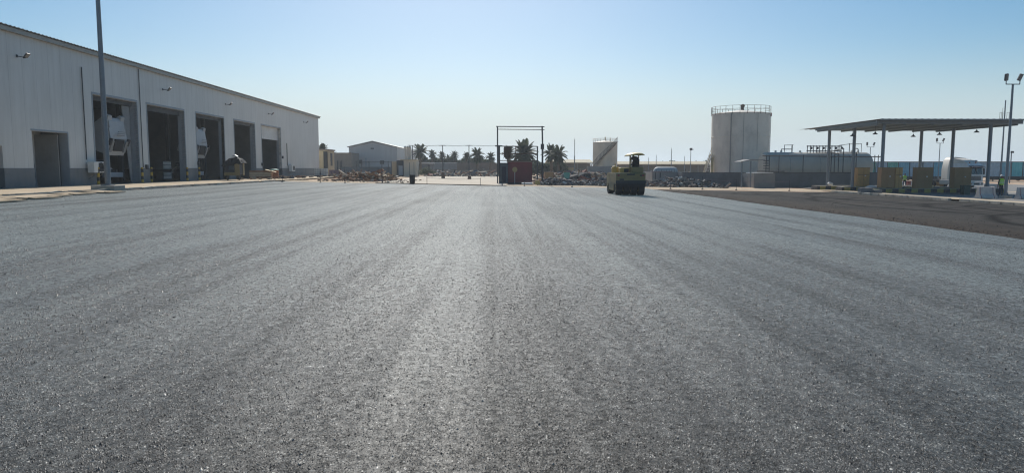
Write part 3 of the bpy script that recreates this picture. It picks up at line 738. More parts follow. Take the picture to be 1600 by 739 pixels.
MB().lathe([(.43, .842), (.43, .92), (.2, .98), (.02, .99)], 20).build('lid', M['cur_green'], dr)
mb = MB(); rnd = random.Random(11)
for k in range(60):
    x = BX+1.2+rnd.random()*2.6; y = 66+rnd.random()*22
    s = rnd.uniform(.08, .25); m = Matrix.Translation((x, y, G(x, y)+.12+s*.3)) @ Matrix.Rotation(rnd.random()*6, 4, 'Z')
    mb.box(-s, s, -s*.8, s*.8, -s*.5, s*.5, m)
tag(mb.build('scrap_pieces', M['junk']), 'small scrap pieces strewn on the pavement before the far bays', 'scrap', kind='stuff')

# ------------------------------------------------------------------ cream guard house + IBC totes, brown building
Yc = 106
x0, x1 = xa(498, Yc), xa(513.5, Yc)
gh = thing('guard_house', 'small cream plastered building behind the workshop end', 'building', ((x0+x1)/2, Yc+2, G(x0, Yc)))
w2 = (x1-x0)/2; zt = za(233.5, Yc)-G(x0, Yc)
MB().box(-w2-3, w2, -2, 2, 0, zt-.2).build('wall', M['cream'], gh)
MB().box(-w2-3.1, w2+.15, -2.15, 2.15, zt-.2, zt).build('roof', M['tanwall'], gh)
f = MB().box(.05, .65, -2.06, -2.0, 1.0, 3.6).build('window', M['dsteel'], gh)
MB().box(w2-.1, w2+.03, -.6, .6, 1.5, 3.4).build('window', M['dsteel'], gh)
ibc = None
for i, (px, lab) in enumerate([(497, 'caged white liquid tote at the workshop corner, left of the pair'), (507, 'caged white liquid tote at the workshop corner, right of the pair')]):
    Yi = 95; X = xa(px, Yi); loc = (X, Yi, G(X, Yi)+.02)
    if ibc is None:
        ibc = thing('liquid_tote', lab, 'liquid tote', loc, R(5), 'caged liquid totes at the workshop corner')
        MB().box(-.40, .40, -.48, .48, .16, 1.1, None, .05).build('bottle', M['white_plastic'], ibc)
        mb = MB()
        for k in range(5):
            z = .2+k*.22; mb.box(-.44, .44, -.51, -.5, z, z+.025).box(-.44, .44, .5, .51, z, z+.025).box(-.445, -.435, -.5, .5, z, z+.025).box(.435, .445, -.5, .5, z, z+.025)
        for k in range(5):
            x = -.44+k*.22; mb.box(x-.01, x+.01, -.525, -.512, .15, 1.15)
        mb.build('cage', M['steel'], ibc)
        MB().box(-.45, .45, -.5, .5, 0, .14).build('pallet', M['black'], ibc)
    else: dup(ibc, lab, loc)
Yb = 140
bb = thing('block_building', 'brown block building with stepped roof left of the gabled shed', 'building', (xa(530, Yb), Yb, G(-25, Yb)))
ox = xa(530, Yb); gzb = G(-25, Yb)
MB().box(xa(522, Yb)-ox, xa(549, Yb)-ox, 0, 8, -.2, za(240, Yb)-gzb).build('main_block', M['tanwall'], bb)
MB().box(xa(505, Yb)-ox, xa(522, Yb)-ox-.01, 1, 7, -.2, za(245, Yb)-gzb).build('side_block', M['brownwall'], bb)
MB().box(xa(521.5, Yb)-ox, xa(549.5, Yb)-ox, -.15, 8.1, za(240, Yb)-gzb+.003, za(239, Yb)-gzb).build('parapet', M['brownwall'], bb)
for px in (527, 533): MB().box(xa(px, Yb)-ox, xa(px+2, Yb)-ox, -.06, -.002, .2, 2.6).build('door', M['dsteel'], bb)
MB().box(xa(517.5, Yb)-ox, xa(521, Yb)-ox, .93, .998, 1.6, 2.6).build('poster', M['red'], bb)

# gabled shed
Ys = 150
ox, gs = xa(583, Ys), G(-20, Ys)
sh = thing('gabled_shed', 'large pale metal shed with low gable beyond the yard', 'building', (ox, Ys, gs))
xl, xr = xa(546, Ys)-ox, xa(620, Ys)-ox; ze = za(230.5, Ys)-gs; zp = za(222.5, Ys)-gs; D = 40
mb = MB(); mb.prism([(xl, -.2), (xr, -.2), (xr, ze), ((xl+xr)/2, zp), (xl, ze)], 0, D, 'y'); mb.build('wall', M['shed_panel'], sh)
MB().box(xr+.002, xr+.06, .0, D, -.2, ze).build('side_cladding', M['shed_panel_y'], sh)
mb = MB(); mb.prism([(xl-.3, ze-.02), ((xl+xr)/2, zp+.12), (xr+.3, ze-.02), (xr+.3, ze+.13), ((xl+xr)/2, zp+.28), (xl-.3, ze+.13)], -.3, D+.3, 'y'); mb.build('roof', M['roofsheet'], sh)
MB().box(xa(580, Ys)-ox, xa(585, Ys)-ox, -.08, -.003, za(233.5, Ys)-gs, za(231.5, Ys)-gs).build('vent', M['dsteel'], sh)
for a, b, c, d in ((560, 566.5, 250, 256), (594, 600.5, 251, 257)):
    f = MB().box(xa(a, Ys)-ox, xa(b, Ys)-ox, -.07, -.003, za(d, Ys)-gs, za(c, Ys)-gs).build('window', M['dsteel'], sh)
MB().box(xa(571, Ys)-ox, xa(573.5, Ys)-ox, -.07, -.003, za(262, Ys)-gs, za(247, Ys)-gs).build('door', M['reveal'], sh)
MB().box(xa(551, Ys)-ox, xa(554, Ys)-ox, -.07, -.003, 0, za(247, Ys)-gs).build('door', M['reveal'], sh)
# fence of blue panels in front of the shed
Yf = 128; ox = xa(598, Yf); gf = G(-18, Yf)
fe = thing('site_fence', 'dark blue site fence with top rail before the gabled shed', 'fence', (ox, Yf, gf))
MB().box(xa(534, Yf)-ox, xa(622, Yf)-ox, -.03, .03, .0, za(261, Yf)-gf).build('panels', M['teal'], fe)
MB().box(xa(566, Yf)-ox, xa(612, Yf)-ox, -.04, .04, za(254, Yf)-gf, za(253, Yf)-gf).build('top_rail', M['dsteel'], fe)
for px in (532.5, 557, 565.5, 577, 597, 607, 612): MB().box(xa(px, Yf)-ox-.06, xa(px, Yf)-ox+.06, -.06, .06, 0, za(252, Yf)-gf).build('post', M['dsteel'], fe)

# generator cabin with exhaust stacks
Yg = 112; ox = xa(632, Yg); gg = G(-14, Yg)
gc = thing('generator_cabin', 'pale generator cabin with three roof exhaust stacks by the dirt road', 'cabin', (ox, Yg, gg))
MB().box(xa(612, Yg)-ox, xa(620, Yg)-ox-.02, .5, 3, 0, za(252.5, Yg)-gg).build('side_annex', M['cream'], gc)
MB().box(xa(631, Yg)-ox, xa(651, Yg)-ox, 0, 3.2, 0, za(251, Yg)-gg).build('main_body', M['tank2'], gc)
MB().box(xa(620, Yg)-ox, xa(631, Yg)-ox-.01, -.1, 3.0, 0, za(251, Yg)-gg).build('dark_front', M['dsteel'], gc)
MB().box(xa(623, Yg)-ox, xa(629.5, Yg)-ox, -.14, -.102, .2, 1.7).build('door', M['reveal'], gc)
MB().box(xa(626, Yg)-ox, xa(652, Yg)-ox, -.2, 3.4, za(251, Yg)-gg+.003, za(249.5, Yg)-gg).build('roof', M['cream'], gc)
for px in (633, 637, 640.5): MB().rod((xa(px, Yg)-ox, 1, za(250, Yg)-gg), (xa(px, Yg)-ox, 1, za(230.5, Yg)-gg), .17, n=12).rod((xa(px, Yg)-ox, 1, za(230.5, Yg)-gg), (xa(px, Yg)-ox-.15, .9, za(229.5, Yg)-gg), .19, n=12).build('exhaust_stack', M['tank'], gc)
for px in (640, 647): MB().box(xa(px, Yg)-ox-.03, xa(px, Yg)-ox+.03, -.03, -.002, .1, 2.2).build('panel_seam', M['dsteel'], gc)
# bush beside
def bush(name, loc, sx, sy, sz, n, lab, cat='bush', seed=0, grp=None, leaf=.22, kind=None):
    mb = MB(); r = random.Random(seed); bm = mb.bm
    for k in range(n):
        a = r.random()*6.283; q = r.random()**.5; h = r.random()
        px, py = sx*q*math.cos(a), sy*q*math.sin(a)
        pz = sz*h**.6*(1-.35*q**4)*(.80+.55*mn.noise(Vector((px*.45, py*.2, seed))))
        c = Vector((px, py, pz)); u = Vector((r.gauss(0, 1), r.gauss(0, 1), r.gauss(0, .7))).normalized()*leaf*r.uniform(.5, 1.3); v = u.cross(Vector((r.gauss(0, 1), r.gauss(0, 1), r.gauss(0, 1)))).normalized()*leaf*.3
        bm.faces.new([bm.verts.new(c-u), bm.verts.new(c+v), bm.verts.new(c+u), bm.verts.new(c-v)])
    o = mb.build(name, M['leaf'], None, loc=loc); tag(o, lab, cat, grp, kind); return o
for i, (px, s, lab) in enumerate([(660, 1.2, 'low dusty bush just right of the generator cabin'), (672, 1.0, 'smaller dusty bush right of the cabin along the road')]):
    X = xa(px, 116); bush('bush', (X, 116, G(X, 116)), s*1.3, s, s*1.3, 900, lab, seed=i, grp='dusty bushes by the dirt road', leaf=.14)

# overhead line poles
Yp = 132; lz = za(228, Yp)
polelab = ['thin utility pole beside the generator cabin', 'taller thin utility pole before the palms, left of the dirt road', 'pale thin utility pole right of the dirt road', 'utility pole hidden behind the steel gantry']
pp = None
for i, px in enumerate((645, 692, 733, 779)):
    X = xa(px, Yp); loc = (X, Yp, G(X, Yp))
    if pp is None:
        pp = thing('utility_pole', polelab[0], 'utility pole', loc, 0, 'poles of the overhead line'); h = lz-loc[2]
        MB().rod((0, 0, 0), (0, 0, h), .10, .07, 8).build('pole', M['dsteel'], pp)
        MB().box(-.7, .7, -.05, .05, h-.02, h+.08).build('crossarm', M['dsteel'], pp)
    else: dup(pp, polelab[i], loc)
pts = []
pxs = [638, 692, 733, 779]
for a, b in zip(pxs[:-1], pxs[1:]):
    for k in range(8):
        t = k/8; pts.append((xa(a+(b-a)*t, Yp), Yp, lz+.08-.5*4*.18*t*(1-t)))
pts.append((xa(779, Yp), Yp, lz+.08))
tag(MB().tube(pts, .035, 5).build('overhead_cable', M['dsteel']), 'overhead cable strung between the thin poles before the palms', 'cable')

# compound walls behind the palms
def wallseg(name, px0, px1, Yw, pyt, mat, lab, cat='wall', cap=None, thick=.3):
    X0, X1 = xa(px0, Yw), xa(px1, Yw); Xm = (X0+X1)/2; g = G(Xm, Yw)
    t = thing(name, lab, cat, (Xm, Yw, g)); h = za(pyt, Yw)-g
    MB().box(X0-Xm, X1-Xm, 0, thick, -.4, h).build('wall', mat, t)
    if cap: MB().box(X0-Xm-.05, X1-Xm+.05, -.05, thick+.05, h+.002, h+.10).build('coping', cap, t)
    n = max(2, int((X1-X0)/3.5))
    for k in range(n+1):
        x = X0-Xm+(X1-X0)*k/n; x = min(max(x, X0-Xm+.12), X1-Xm-.12)
        MB().box(x-.12, x+.12, -.06, -.002, -.3, h-.02).build('pier', mat, t)
    return t
wallseg('compound_wall', 668, 714, 165, 255, M['light_wall'], 'pale grey compound wall below the left palms', cap=M['white'])
wallseg('compound_wall', 714, 776, 166, 254.5, M['brownwall'], 'brown compound wall left of the steel gantry')
wallseg('low_wall', 676, 745, 150, 266, M['tanwall'], 'low brown block wall crossing behind the dirt road', cap=M['brownwall'])
ox = xa(666, 158); g0 = G(-16, 158)
cb = thing('container_office', 'dark low container with white roof below the tallest left palm', 'container', (ox, 158, g0))
MB().box(xa(652, 158)-ox, xa(677, 158)-ox, 0, 2.4, 0, za(256, 158)-g0).build('body', M['grey_wall'], cb)
MB().box(xa(651, 158)-ox, xa(678, 158)-ox, -.2, 2.6, za(256, 158)-g0+.002, za(254, 158)-g0).build('roof', M['white'], cb)
MB().box(xa(669, 158)-ox, xa(672, 158)-ox, -.04, -.002, .1, 2).build('door', M['dsteel'], cb)

# ------------------------------------------------------------------ palms
def palm_mesh(seed, H, spread, nf, droop):
    r = random.Random(seed); droop *= r.uniform(.75, 1.5)
    tr = MB(); prev = None; prof = []
    for k in range(13):
        t = k/12; rr = .30*(1-.35*t)+(.04 if k % 2 else 0)
        prof.append((rr, H*t))
    tr.lathe(prof, 12)
    cr = MB(); bm = cr.bm
    for i in range(nf):
        az = i*2.399963 + r.gauss(0, .15); el = R(82) - (i/nf)*R(125) + r.gauss(0, .1)
        L = spread*r.uniform(.85, 1.1); p = Vector((0, 0, H)); seg = 9; d = Vector((math.cos(az)*math.cos(el), math.sin(az)*math.cos(el), math.sin(el)))
        pts = [p.copy()]
        for k in range(seg):
            d = (d + Vector((0, 0, -droop*(.5+k/seg)))).normalized(); p = p + d*L/seg; pts.append(p.copy())
        for k in range(seg):
            a, b = pts[k], pts[k+1]; dd = (b-a).normalized(); side = dd.cross(Vector((0, 0, 1)));
            side = side.normalized() if side.length > .1 else Vector((1, 0, 0)); upv = side.cross(dd)
            wd = .035
            bm.faces.new([bm.verts.new(a-side*wd), bm.verts.new(a+side*wd), bm.verts.new(b+side*wd*.7), bm.verts.new(b-side*wd*.7)])
            if k == 0: continue
            for j in range(5):
                q = a.lerp(b, j/5); t = (k+j/5)/seg; ll = L*.26*math.sin(math.pi*min(1, .12+t*.88))**.6 * r.uniform(.8, 1.1)
                for s in (-1, 1):
                    tip = q + (side*s*.75 + dd*.65 - upv*.25 + Vector((0, 0, -.15))).normalized()*ll
                    w_ = dd*.085
                    bm.faces.new([bm.verts.new(q-w_), bm.verts.new(q+w_), bm.verts.new(tip)])
    return tr, cr
palms = []
def palm(px, py_top, Yp, label, kind, seed=0, wpx=30):
    X = xa(px, Yp); g = G(X, Yp); top = za(py_top, Yp)-g
    spread = wpx*Yp/1100/2*1.12
    H = max(.8, top - spread*.62)
    t = thing('palm_tree', label, 'palm tree', (X, Yp, g), seed, 'date palms beyond the yard')
    rr_ = random.Random(seed*7); t.rotation_euler = (rr_.gauss(0, .04), rr_.gauss(0, .04), seed)
    tr, cr = palm_mesh(seed, H, spread, 46 if spread < 2.2 else 74, .13)
    tr.build('trunk', M['bark'], t); cr.build('crown', M['leaf'], t)
palm(657, 229, 150, 'tall palm rising directly right of the generator cabin', 0, 1, 26)
palm(675, 236, 168, 'small palm standing second from left of the left row', 0, 2, 15)
palm(692, 239, 172, 'small palm behind the taller utility pole', 0, 3, 15)
palm(711, 238.5, 172, 'small round headed palm left of the pale utility pole', 0, 4, 15)
palm(728, 239.5, 172, 'small palm just left of the pale utility pole', 0, 5, 14)
palm(746, 234, 150, 'broad bushy palm right of the pale utility pole', 0, 6, 26)
palm(766, 240, 160, 'low palm just left of the steel gantry', 0, 7, 17)
palm(702, 244, 176, 'short palm between two small palms over the grey wall', 0, 12, 12)
palm(817, 226, 120, 'large palm seen through the steel gantry above the maroon cabin', 0, 8, 42)
palm(862, 230, 122, 'large leafy palm right of the steel gantry, left of its pair', 0, 9, 30)
palm(872, 232, 118, 'large drooping palm right of the steel gantry, right of its pair', 0, 10, 32)
palm(795, 231, 128, 'palm half hidden behind left post of the gantry', 0, 13, 22)
X = xa(505, 130); palm(506, 227, 125, 'palm top showing over the cream guard house', 0, 14, 18)
palm(519, 238, 160, 'palm showing above the brown block building', 0, 15, 16)
# dense undergrowth
X = xa(712, 175)
bush('palm_grove', (X, 175, G(X, 175)), 11.5, 2.5, za(243, 175)-G(X, 175), 15000, 'dense dark palm grove behind the compound wall', 'grove', 21, leaf=.42, kind='stuff')
X = xa(848, 128)
bush('shrubbery', (X, 128, G(X, 128)), 4.6, 2, za(250, 128)-G(X, 128), 5000, 'low dark shrubs around the large palms behind the gantry', 'shrubs', 22, leaf=.3, kind='stuff')

# ------------------------------------------------------------------ concrete blocks and drum by the barrier
Yd = 66.6; X = xa(644, Yd)
dm = thing('black_bin', 'black bin with cream rim at the far asphalt edge', 'bin', (X, Yd, G(X, Yd)+.02))
MB().lathe([(.21, 0), (.25, .05), (.26, .40), (.27, .8)], 18).build('body', M['black'], dm, True)
MB().lathe([(.28, .80), (.29, .83), (.28, .88), (.24, .885)], 18).build('rim', M['tanwall'], dm)
for px, Yq, h, lab in ((692.5, 96, .80, 'dark stacked blocks left on the dirt road'), (733.5, 92, .42, 'single dark block right on the dirt road')):
    X = xa(px, Yq); t = MB().box(-.24, .24, -.2, .2, 0, h/2-.01, None, .02).box(-.21, .21, -.18, .2, h/2, h, None, .02).build('concrete_block', M['rsteel'], None, loc=(X, Yq, G(X, Yq)+.05)); tag(t, lab, 'block', 'blocks on the dirt road')

# barrier rods + rope
rods = [(441, 64, 1.15, 'before the orange drum'), (500.5, 64.5, .95, 'in line with the white totes'), (539, 64.8, 1.5, 'the tallest, left of the timber pile'), (597, 66.0, 1.35, 'at the right end of the timber pile'),
        (667, 66.5, .72, 'right of the black bin'), (751, 66.5, .72, 'left of the steel gantry'), (785.5, 66.6, .55, 'in front of the blue grey cabin'), (819.5, 66.6, .55, 'in front of the maroon cabin'),
        (894, 66.8, .9, 'between the palms and the road roller'), (1048, 66.5, .62, 'right of the road roller'), (1098, 66.3, 1.2, 'in front of the rubble heap'), (1151, 66.2, .95, 'at the right end of the rubble heap'),
        (1234, 66.0, 1.0, 'in front of the dark tank wall')]
rod0 = None; rodtops = {}
for px, Yr, h, w_ in rods:
    X = xa(px, Yr); loc = (X, Yr, G(X, Yr)+.0); lab = 'thin dark barrier rod ' + w_
    rodtops[px] = Vector((X, Yr, loc[2]+h*.85))
    t = thing('barrier_rod', lab, 'rod', loc, 0, 'barrier rods along the far asphalt edge')
    MB().rod((0, 0, -.05), (.02*random.uniform(-1, 1), 0, h), .022, n=6).build('rod', M['dsteel'], t)
    MB().rod((0, 0, -.03), (0, 0, .05), .11, .08, n=10).build('foot', M['dsteel'], t)
def rope(seq, lab):
    pts = []
    for a, b in zip(seq[:-1], seq[1:]):
        A, B = rodtops[a], rodtops[b]
        for k in range(6):
            t = k/6; q = A.lerp(B, t); q.z -= .25*t*(1-t); pts.append(q)
    pts.append(rodtops[seq[-1]])
    tag(MB().tube(pts, .012, 4).build('barrier_rope', M['pinkish']), lab, 'rope', 'ropes between the barrier rods')
rope([441, 500.5, 539, 597], 'thin rope on the left rods before the timber pile'); rope([667, 751], 'thin rope across the dirt road opening')
rope([819.5, 894, 1048], 'thin rope running behind the road roller'); rope([1098, 1151, 1234], 'thin rope before the dark tank wall')

# ------------------------------------------------------------------ timber / soil piles left
def chunks(name, mat, region, n, lab, seed, smin, smax, plank=.3, env=None, cat='debris'):
    mb = MB(); r = random.Random(seed); x0, x1, y0, y1 = region
    for k in range(n):
        u = r.random(); v = r.random(); x = x0+(x1-x0)*u; y = y0+(y1-y0)*v
        hmax = env(u, v); z = G(x, y) + hmax*r.random()**.8
        s = r.uniform(smin, smax)*(1 if r.random() < .85 else 1.8)
        if r.random() < plank: sx, sy, sz = s*r.uniform(2, 5), s*.35, s*.12
        else: sx, sy, sz = s, s*r.uniform(.5, 1), s*r.uniform(.3, .8)
        m = Matrix.Translation((x, y, z)) @ Matrix.Rotation(r.random()*6.28, 4, 'Z') @ Matrix.Rotation(r.gauss(0, .35), 4, 'X') @ Matrix.Rotation(r.gauss(0, .35), 4, 'Y')
        g = bmesh.ops.create_cube(mb.bm, size=1, matrix=m @ Matrix.Diagonal((sx, sy, sz, 1)))
        for vv in g['verts']: vv.co += Vector((r.gauss(0, 1), r.gauss(0, 1), r.gauss(0, 1)))*s*.1
    return tag(mb.build(name, mat), lab, cat, kind='stuff')
def mound(x0, x1, y0, y1, env, mat, name, seed, label, cat):
    bm = bmesh.new(); nx, ny = int((x1-x0)/.4)+1, int((y1-y0)/.4)+1; V = {}
    for i in range(nx+1):
        for j in range(ny+1):
            u, v = i/nx, j/ny; x, y = x0+(x1-x0)*u, y0+(y1-y0)*v
            h = env(u, v)*(.75+.8*mn.noise(Vector((x*.9, y*.9, seed))))
            V[i, j] = bm.verts.new((x, y, G(x, y)-.1+max(0, h)))
    for i in range(nx):
        for j in range(ny): bm.faces.new((V[i, j], V[i+1, j], V[i+1, j+1], V[i, j+1]))
    me = bpy.data.meshes.new(name); bm.to_mesh(me); bm.free(); me.materials.append(mat); o = bpy.data.objects.new(name, me); COL.objects.link(o)
    return tag(o, label, cat, kind='stuff')
def e_edge(u, v): return sm(u*6)*sm((1-u)*6)*sm(v*3)*sm((1-v)*3)
xA, xB = xa(528, 78), xa(602, 78)
chunks('timber_pile', M['wood'], (xA, xB, 77, 86), 330, 'heap of brown timber boards on the sand left of the dirt road', 31, .15, .5, .65, lambda u, v: .12+.5*e_edge(u, v), 'timber')
chunks('site_debris', M['junk'], (xa(515, 95), xa(608, 95), 92, 104), 300, 'scattered building debris before the blue fence', 32, .12, .45, .35, lambda u, v: .08+.3*e_edge(u, v))
chunks('roadside_debris', M['junk'], (xa(668, 118), xa(776, 118), 108, 140), 650, 'scattered boards and bricks beyond the dirt road', 33, .15, .5, .4, lambda u, v: .1+.55*e_edge(u, v))
chunks('ground_litter', M['junk'], (xa(505, 70), xa(640, 70), 67.5, 84), 220, 'small stones and litter on the sand by the far edge', 34, .05, .18, .3, lambda u, v: .08, 'litter')
# plum coloured drums
for i, (px, lab) in enumerate([(517, 'faded plum drum, leftmost of four by the guard house'), (522, 'faded plum drum, second of four by the guard house'), (527, 'faded plum drum, third of four by the guard house'), (532, 'faded plum drum, rightmost of four by the guard house')]):
    Yq = 99; X = xa(px, Yq)
    tag(MB().lathe([(.26, 0), (.27, .03), (.26, .3), (.275, .32), (.26, .34), (.26, .6), (.275, .62), (.26, .64), (.26, .88), (.27, .9)], 16).build('plum_drum', M['pinkish'], None, True, (X, Yq, G(X, Yq)+.03)), lab, 'drum', 'plum drums by the guard house')
# dark water trough + white sheet
for i, (px, Yq, mt, lab) in enumerate([(563, 99, 'cur_green', 'shallow green trough lying behind the timber heap'), (580, 97, 'black', 'black round trough lying behind the timber heap')]):
    X = xa(px, Yq); t = thing('trough', lab, 'trough', (X, Yq, G(X, Yq)+.3))
    MB().lathe([(.45, 0), (.6, .32), (.62, .34), (.55, .34), (.42, .05)], 16).build('basin', M[mt], t); MB().lathe([(.63, .34), (.66, .36), (.63, .40), (.58, .38)], 16).build('rim', M['white'], t)
# wooden pallets (flat stack) on sand left
for i, (px, Yq, lab) in enumerate([(520, 74, 'flat pale pallet on sand right of the white totes'), (511, 70.5, 'flat dark edged pallet on sand nearest the asphalt corner')]):
    X = xa(px, Yq); t = thing('pallet', lab, 'pallet', (X, Yq, G(X, Yq)+.04), R(6*i), 'pallets on the sand')
    mb = MB()
    for k in range(6): mb.box(-.9, .9, -.55+k*.2, -.40+k*.2, .12, .145)
    mb.build('deck', M['wood'], t); mb = MB()
    for k in (-.8, 0, .8): mb.box(k-.05, k+.05, -.55, .6, 0, .118)
    mb.build('bearers', M['brown'], t)

# ------------------------------------------------------------------ gantry, cabins
Yg = 75; def_x = lambda px: xa(px, Yg)
ox = def_x(812); gg = G(0, Yg)
ga = thing('steel_gantry', 'tall dark steel gantry of two posts and double top beam', 'gantry', (ox, Yg, gg))
ztop = za(198, Yg)-gg; zt2 = za(202.3, Yg)-gg
pl_, pr_ = def_x(777.5)-ox, def_x(847.5)-ox
MB().rod((pl_, 0, 0), (pl_, 0, ztop+.05), .07, n=8).build('post', M['dsteel'], ga)
MB().rod((pr_, 0, 0), (pr_, 0, ztop*.7), .10, n=8).rod((pr_, 0, ztop*.7), (pr_-.05, 0, ztop+.05), .08, n=8).build('post', M['dsteel'], ga)
MB().bar((pl_-.15, 0, ztop), (pr_+.2, 0, ztop-.03), .09, .09).build('beam', M['dsteel'], ga)
MB().bar((pl_-.05, 0, zt2), (pr_+.2, 0, zt2-.04), .07, .07).build('beam', M['dsteel'], ga)
zb = za(229, Yg)-gg
MB().box(pr_-.2, pr_+.15, -.25, -.1, zb-.3, zb+.25).build('switch_box', M['dsteel'], ga)
fr = thing('storage_rack', 'lower rusty steel rack frame standing over the maroon cabin', 'frame', (ox, Yg+.5, gg))
a, b = def_x(779)-ox, def_x(840)-ox
for x in (a+.1, b): MB().box(x-.07, x+.07, -.07, .07, 0, za(228.5, Yg)-gg).build('post', M['dsteel'], fr)
for py, e in ((228.5, -.35), (240, 0), (251, 0)):
    z = za(py, Yg)-gg; MB().bar((a+e, 0, z), (b, 0, z-.02), .09, .09).build('rail', M['dsteel'] if py < 230 else M['rsteel'], fr)
for x in (def_x(806)-ox,): MB().box(x-.04, x+.04, -.04, .04, za(251, Yg)-gg, za(228.5, Yg)-gg).build('brace', M['rsteel'], fr)
mc = thing('maroon_cabin', 'maroon metal site cabin with pale roof edge under the gantry', 'cabin', (def_x(813), Yg+1.2, gg))
hw = (def_x(833)-def_x(794))/2; zc = za(253, Yg)-gg
mb = MB(); mb.box(-hw, hw, 0, 2.6, .1, zc)
for k in range(18): mb.box(-hw+.05+k*2*hw/18, -hw+.11+k*2*hw/18, -.03, -.001, .15, zc-.05)
mb.build('body', M['maroon'], mc)
MB().box(-hw-.06, hw+.04, -.08, 2.7, zc+.002, zc+.10).build('roof', M['tanwall'], mc)
MB().box(-hw, hw, .05, 2.5, -.05, .098).build('skid', M['dsteel'], mc)
tcb = thing('blue_cabin', 'narrow blue grey cabin left of the maroon one', 'cabin', (def_x(787), Yg+.9, gg))
hw = (def_x(793.3)-def_x(780))/2; zc = za(255.5, Yg)-gg
MB().box(-hw, hw, 0, 1.6, 0, zc).build('body', M['teal'], tcb)
MB().box(-hw+.25, hw-.2, -.03, -.002, .1, zc-.35).build('door', M['navy'], tcb)
MB().box(-hw-.05, hw+.05, -.05, 1.65, zc+.002, zc+.07).build('roof', M['dsteel'], tcb)
# hanging brown bundle on the frame
mb = MB(); z0, z1 = za(251, Yg), za(229.5, Yg)
x0, x1 = def_x(787.5), def_x(797.5); r = random.Random(4)
for k in range(11):
    x = x0+(x1-x0)*(k+.5)/11; mb.bar((x, 0, z1), (x+r.gauss(0, .03), r.gauss(0, .04), z1-(z1-z0)*(.72+.28*math.sin(math.pi*(k+.5)/11))*r.uniform(.9, 1)), .075, .12)
tag(mb.build('hanging_sheet', M['brown'], None, loc=(0, Yg+.25, 0)), 'brown ragged sheet bundle hanging from the rack frame at left', 'sheet')
sg = thing('round_sign', 'small round yellowish sign on thin pole before the maroon cabin', 'sign', (def_x(804), Yg-1.0, gg))
MB().rod((0, 0, 0), (0, 0, 1.75), .025, n=6).build('pole', M['white'], sg)
MB().rod((0, -.04, 1.5), (0, -.01, 1.5), .27, n=20).build('disc', M['khaki'], sg)
pc = thing('white_pipe', 'white pipe section lying on ground before maroon cabin', 'pipe', (def_x(821.5), Yg-3.2, G(2, 71)+.12))
MB().lathe([(.09, -.55), (.11, -.56), (.11, .56), (.09, .55), (.085, .5)], 14, Matrix.Rotation(R(90), 4, 'Y')).build('barrel', M['white'], pc, True)
MB().lathe([(.112, .44), (.13, .45), (.13, .54), (.112, .55)], 14, Matrix.Rotation(R(90), 4, 'Y')).build('collar', M['white'], pc)
tag(MB().box(-.25, .25, -.2, .2, 0, .35, None, .03).box(-.2, .2, -.16, .16, .352, .46, None, .03).build('cement_sack_stack', M['khaki_l'], None, loc=(def_x(837), Yg-3, G(3, 72)+.03)), 'pale stack of two sacks right of the white pipe', 'sacks')

# ------------------------------------------------------------------ rubble strip
X0, X1 = xa(838, 76), xa(1125, 76)
def env(u, v): return (.35+.35*math.sin(u*9+1)**2+.3*sm((u-.5)*3))*sm(u*12)*sm((1-u)*10)*sm(v*3)*sm((1-v)*2.5)
mound(X0, X1, 72.2, 80, lambda u, v: env(u, v)*.85, simple('rubble_soil', (.11, .10, .095), .95, var=.5, scale=2, bump=.6, dirt=(.24, .19, .15)), 'rubble_bank', 2, 'dark dumped soil bank under the rubble', 'soil')
chunks('rubble_heap', M['rubble'], (X0, X1, 72.2, 79), 3600, 'long heap of broken asphalt and concrete rubble behind the far verge', 41, .07, .30, .2, lambda u, v: .10+.85*env(u, v), 'rubble')
chunks('mixed_scrap', M['junk'], (xa(842, 90), xa(950, 90), 82, 100), 520, 'mixed rusty scrap and boxes below the large palms', 42, .2, .7, .3, lambda u, v: .15+.8*e_edge(u, v), 'scrap')
chunks('far_scrap', M['junk'], (xa(880, 140), xa(1110, 140), 130, 160), 500, 'far scattered scrap before the long storage shed', 43, .2, .8, .3, lambda u, v: .2+.7*e_edge(u, v), 'scrap')
for i, (px, c, lab) in enumerate([(858, 'ochre', 'ochre metal skip among the scrap under the palms'), (886, 'cur_green', 'green metal skip among scrap right of the palms')]):
    X = xa(px, 84); t = thing('skip', lab, 'skip', (X, 84, G(X, 84)+.45))
    hw = .55 if i == 0 else .35
    MB().prism([(-hw, .75), (-hw*.75, 0), (hw*.75, 0), (hw, .75)], 0, 1.0, 'y').build('body', M[c], t)
    MB().box(-hw-.05, hw+.05, -.05, 1.05, .752, .80).build('rim', M['rsteel'], t)
# thin mast at 898
X = xa(897.5, 125)
for i, (px, pyt, Yq, lab, lampy) in enumerate([(897.5, 218, 125, 'thin bare mast left of the cream tank', 0), (1048.5, 233, 120, 'thin pale mast above the silver tank', 0), (1078.5, 234.5, 125, 'lamp post with boxy head before the tall tank', 1), (1013, 247, 160, 'short far pole over storage shed right of roller', 0), (1069, 245, 165, 'short far pole left of the boxy lamp', 0), (1025, 243, 165, 'thin far pole left of the thin pale mast', 0)]):
    X = xa(px, Yq); g = G(X, Yq); t = thing('thin_mast', lab, 'mast', (X, Yq, g), 0, 'thin masts in the distance'); h = za(pyt, Yq)-g
    MB().rod((0, 0, 0), (0, 0, h*.55), .09, n=8).rod((0, 0, h*.55), (0, 0, h), .055, n=8).build('pole', M['steel'], t)
    if lampy: MB().box(-.18, .22, -.15, .15, h-.05, h+.35).box(.22, .45, -.1, .1, h+.05, h+.15).build('lamp_head', M['dsteel'], t)
    else: MB().rod((0, 0, h), (0, 0, h+.3), .02, n=6).build('tip', M['steel'], t)

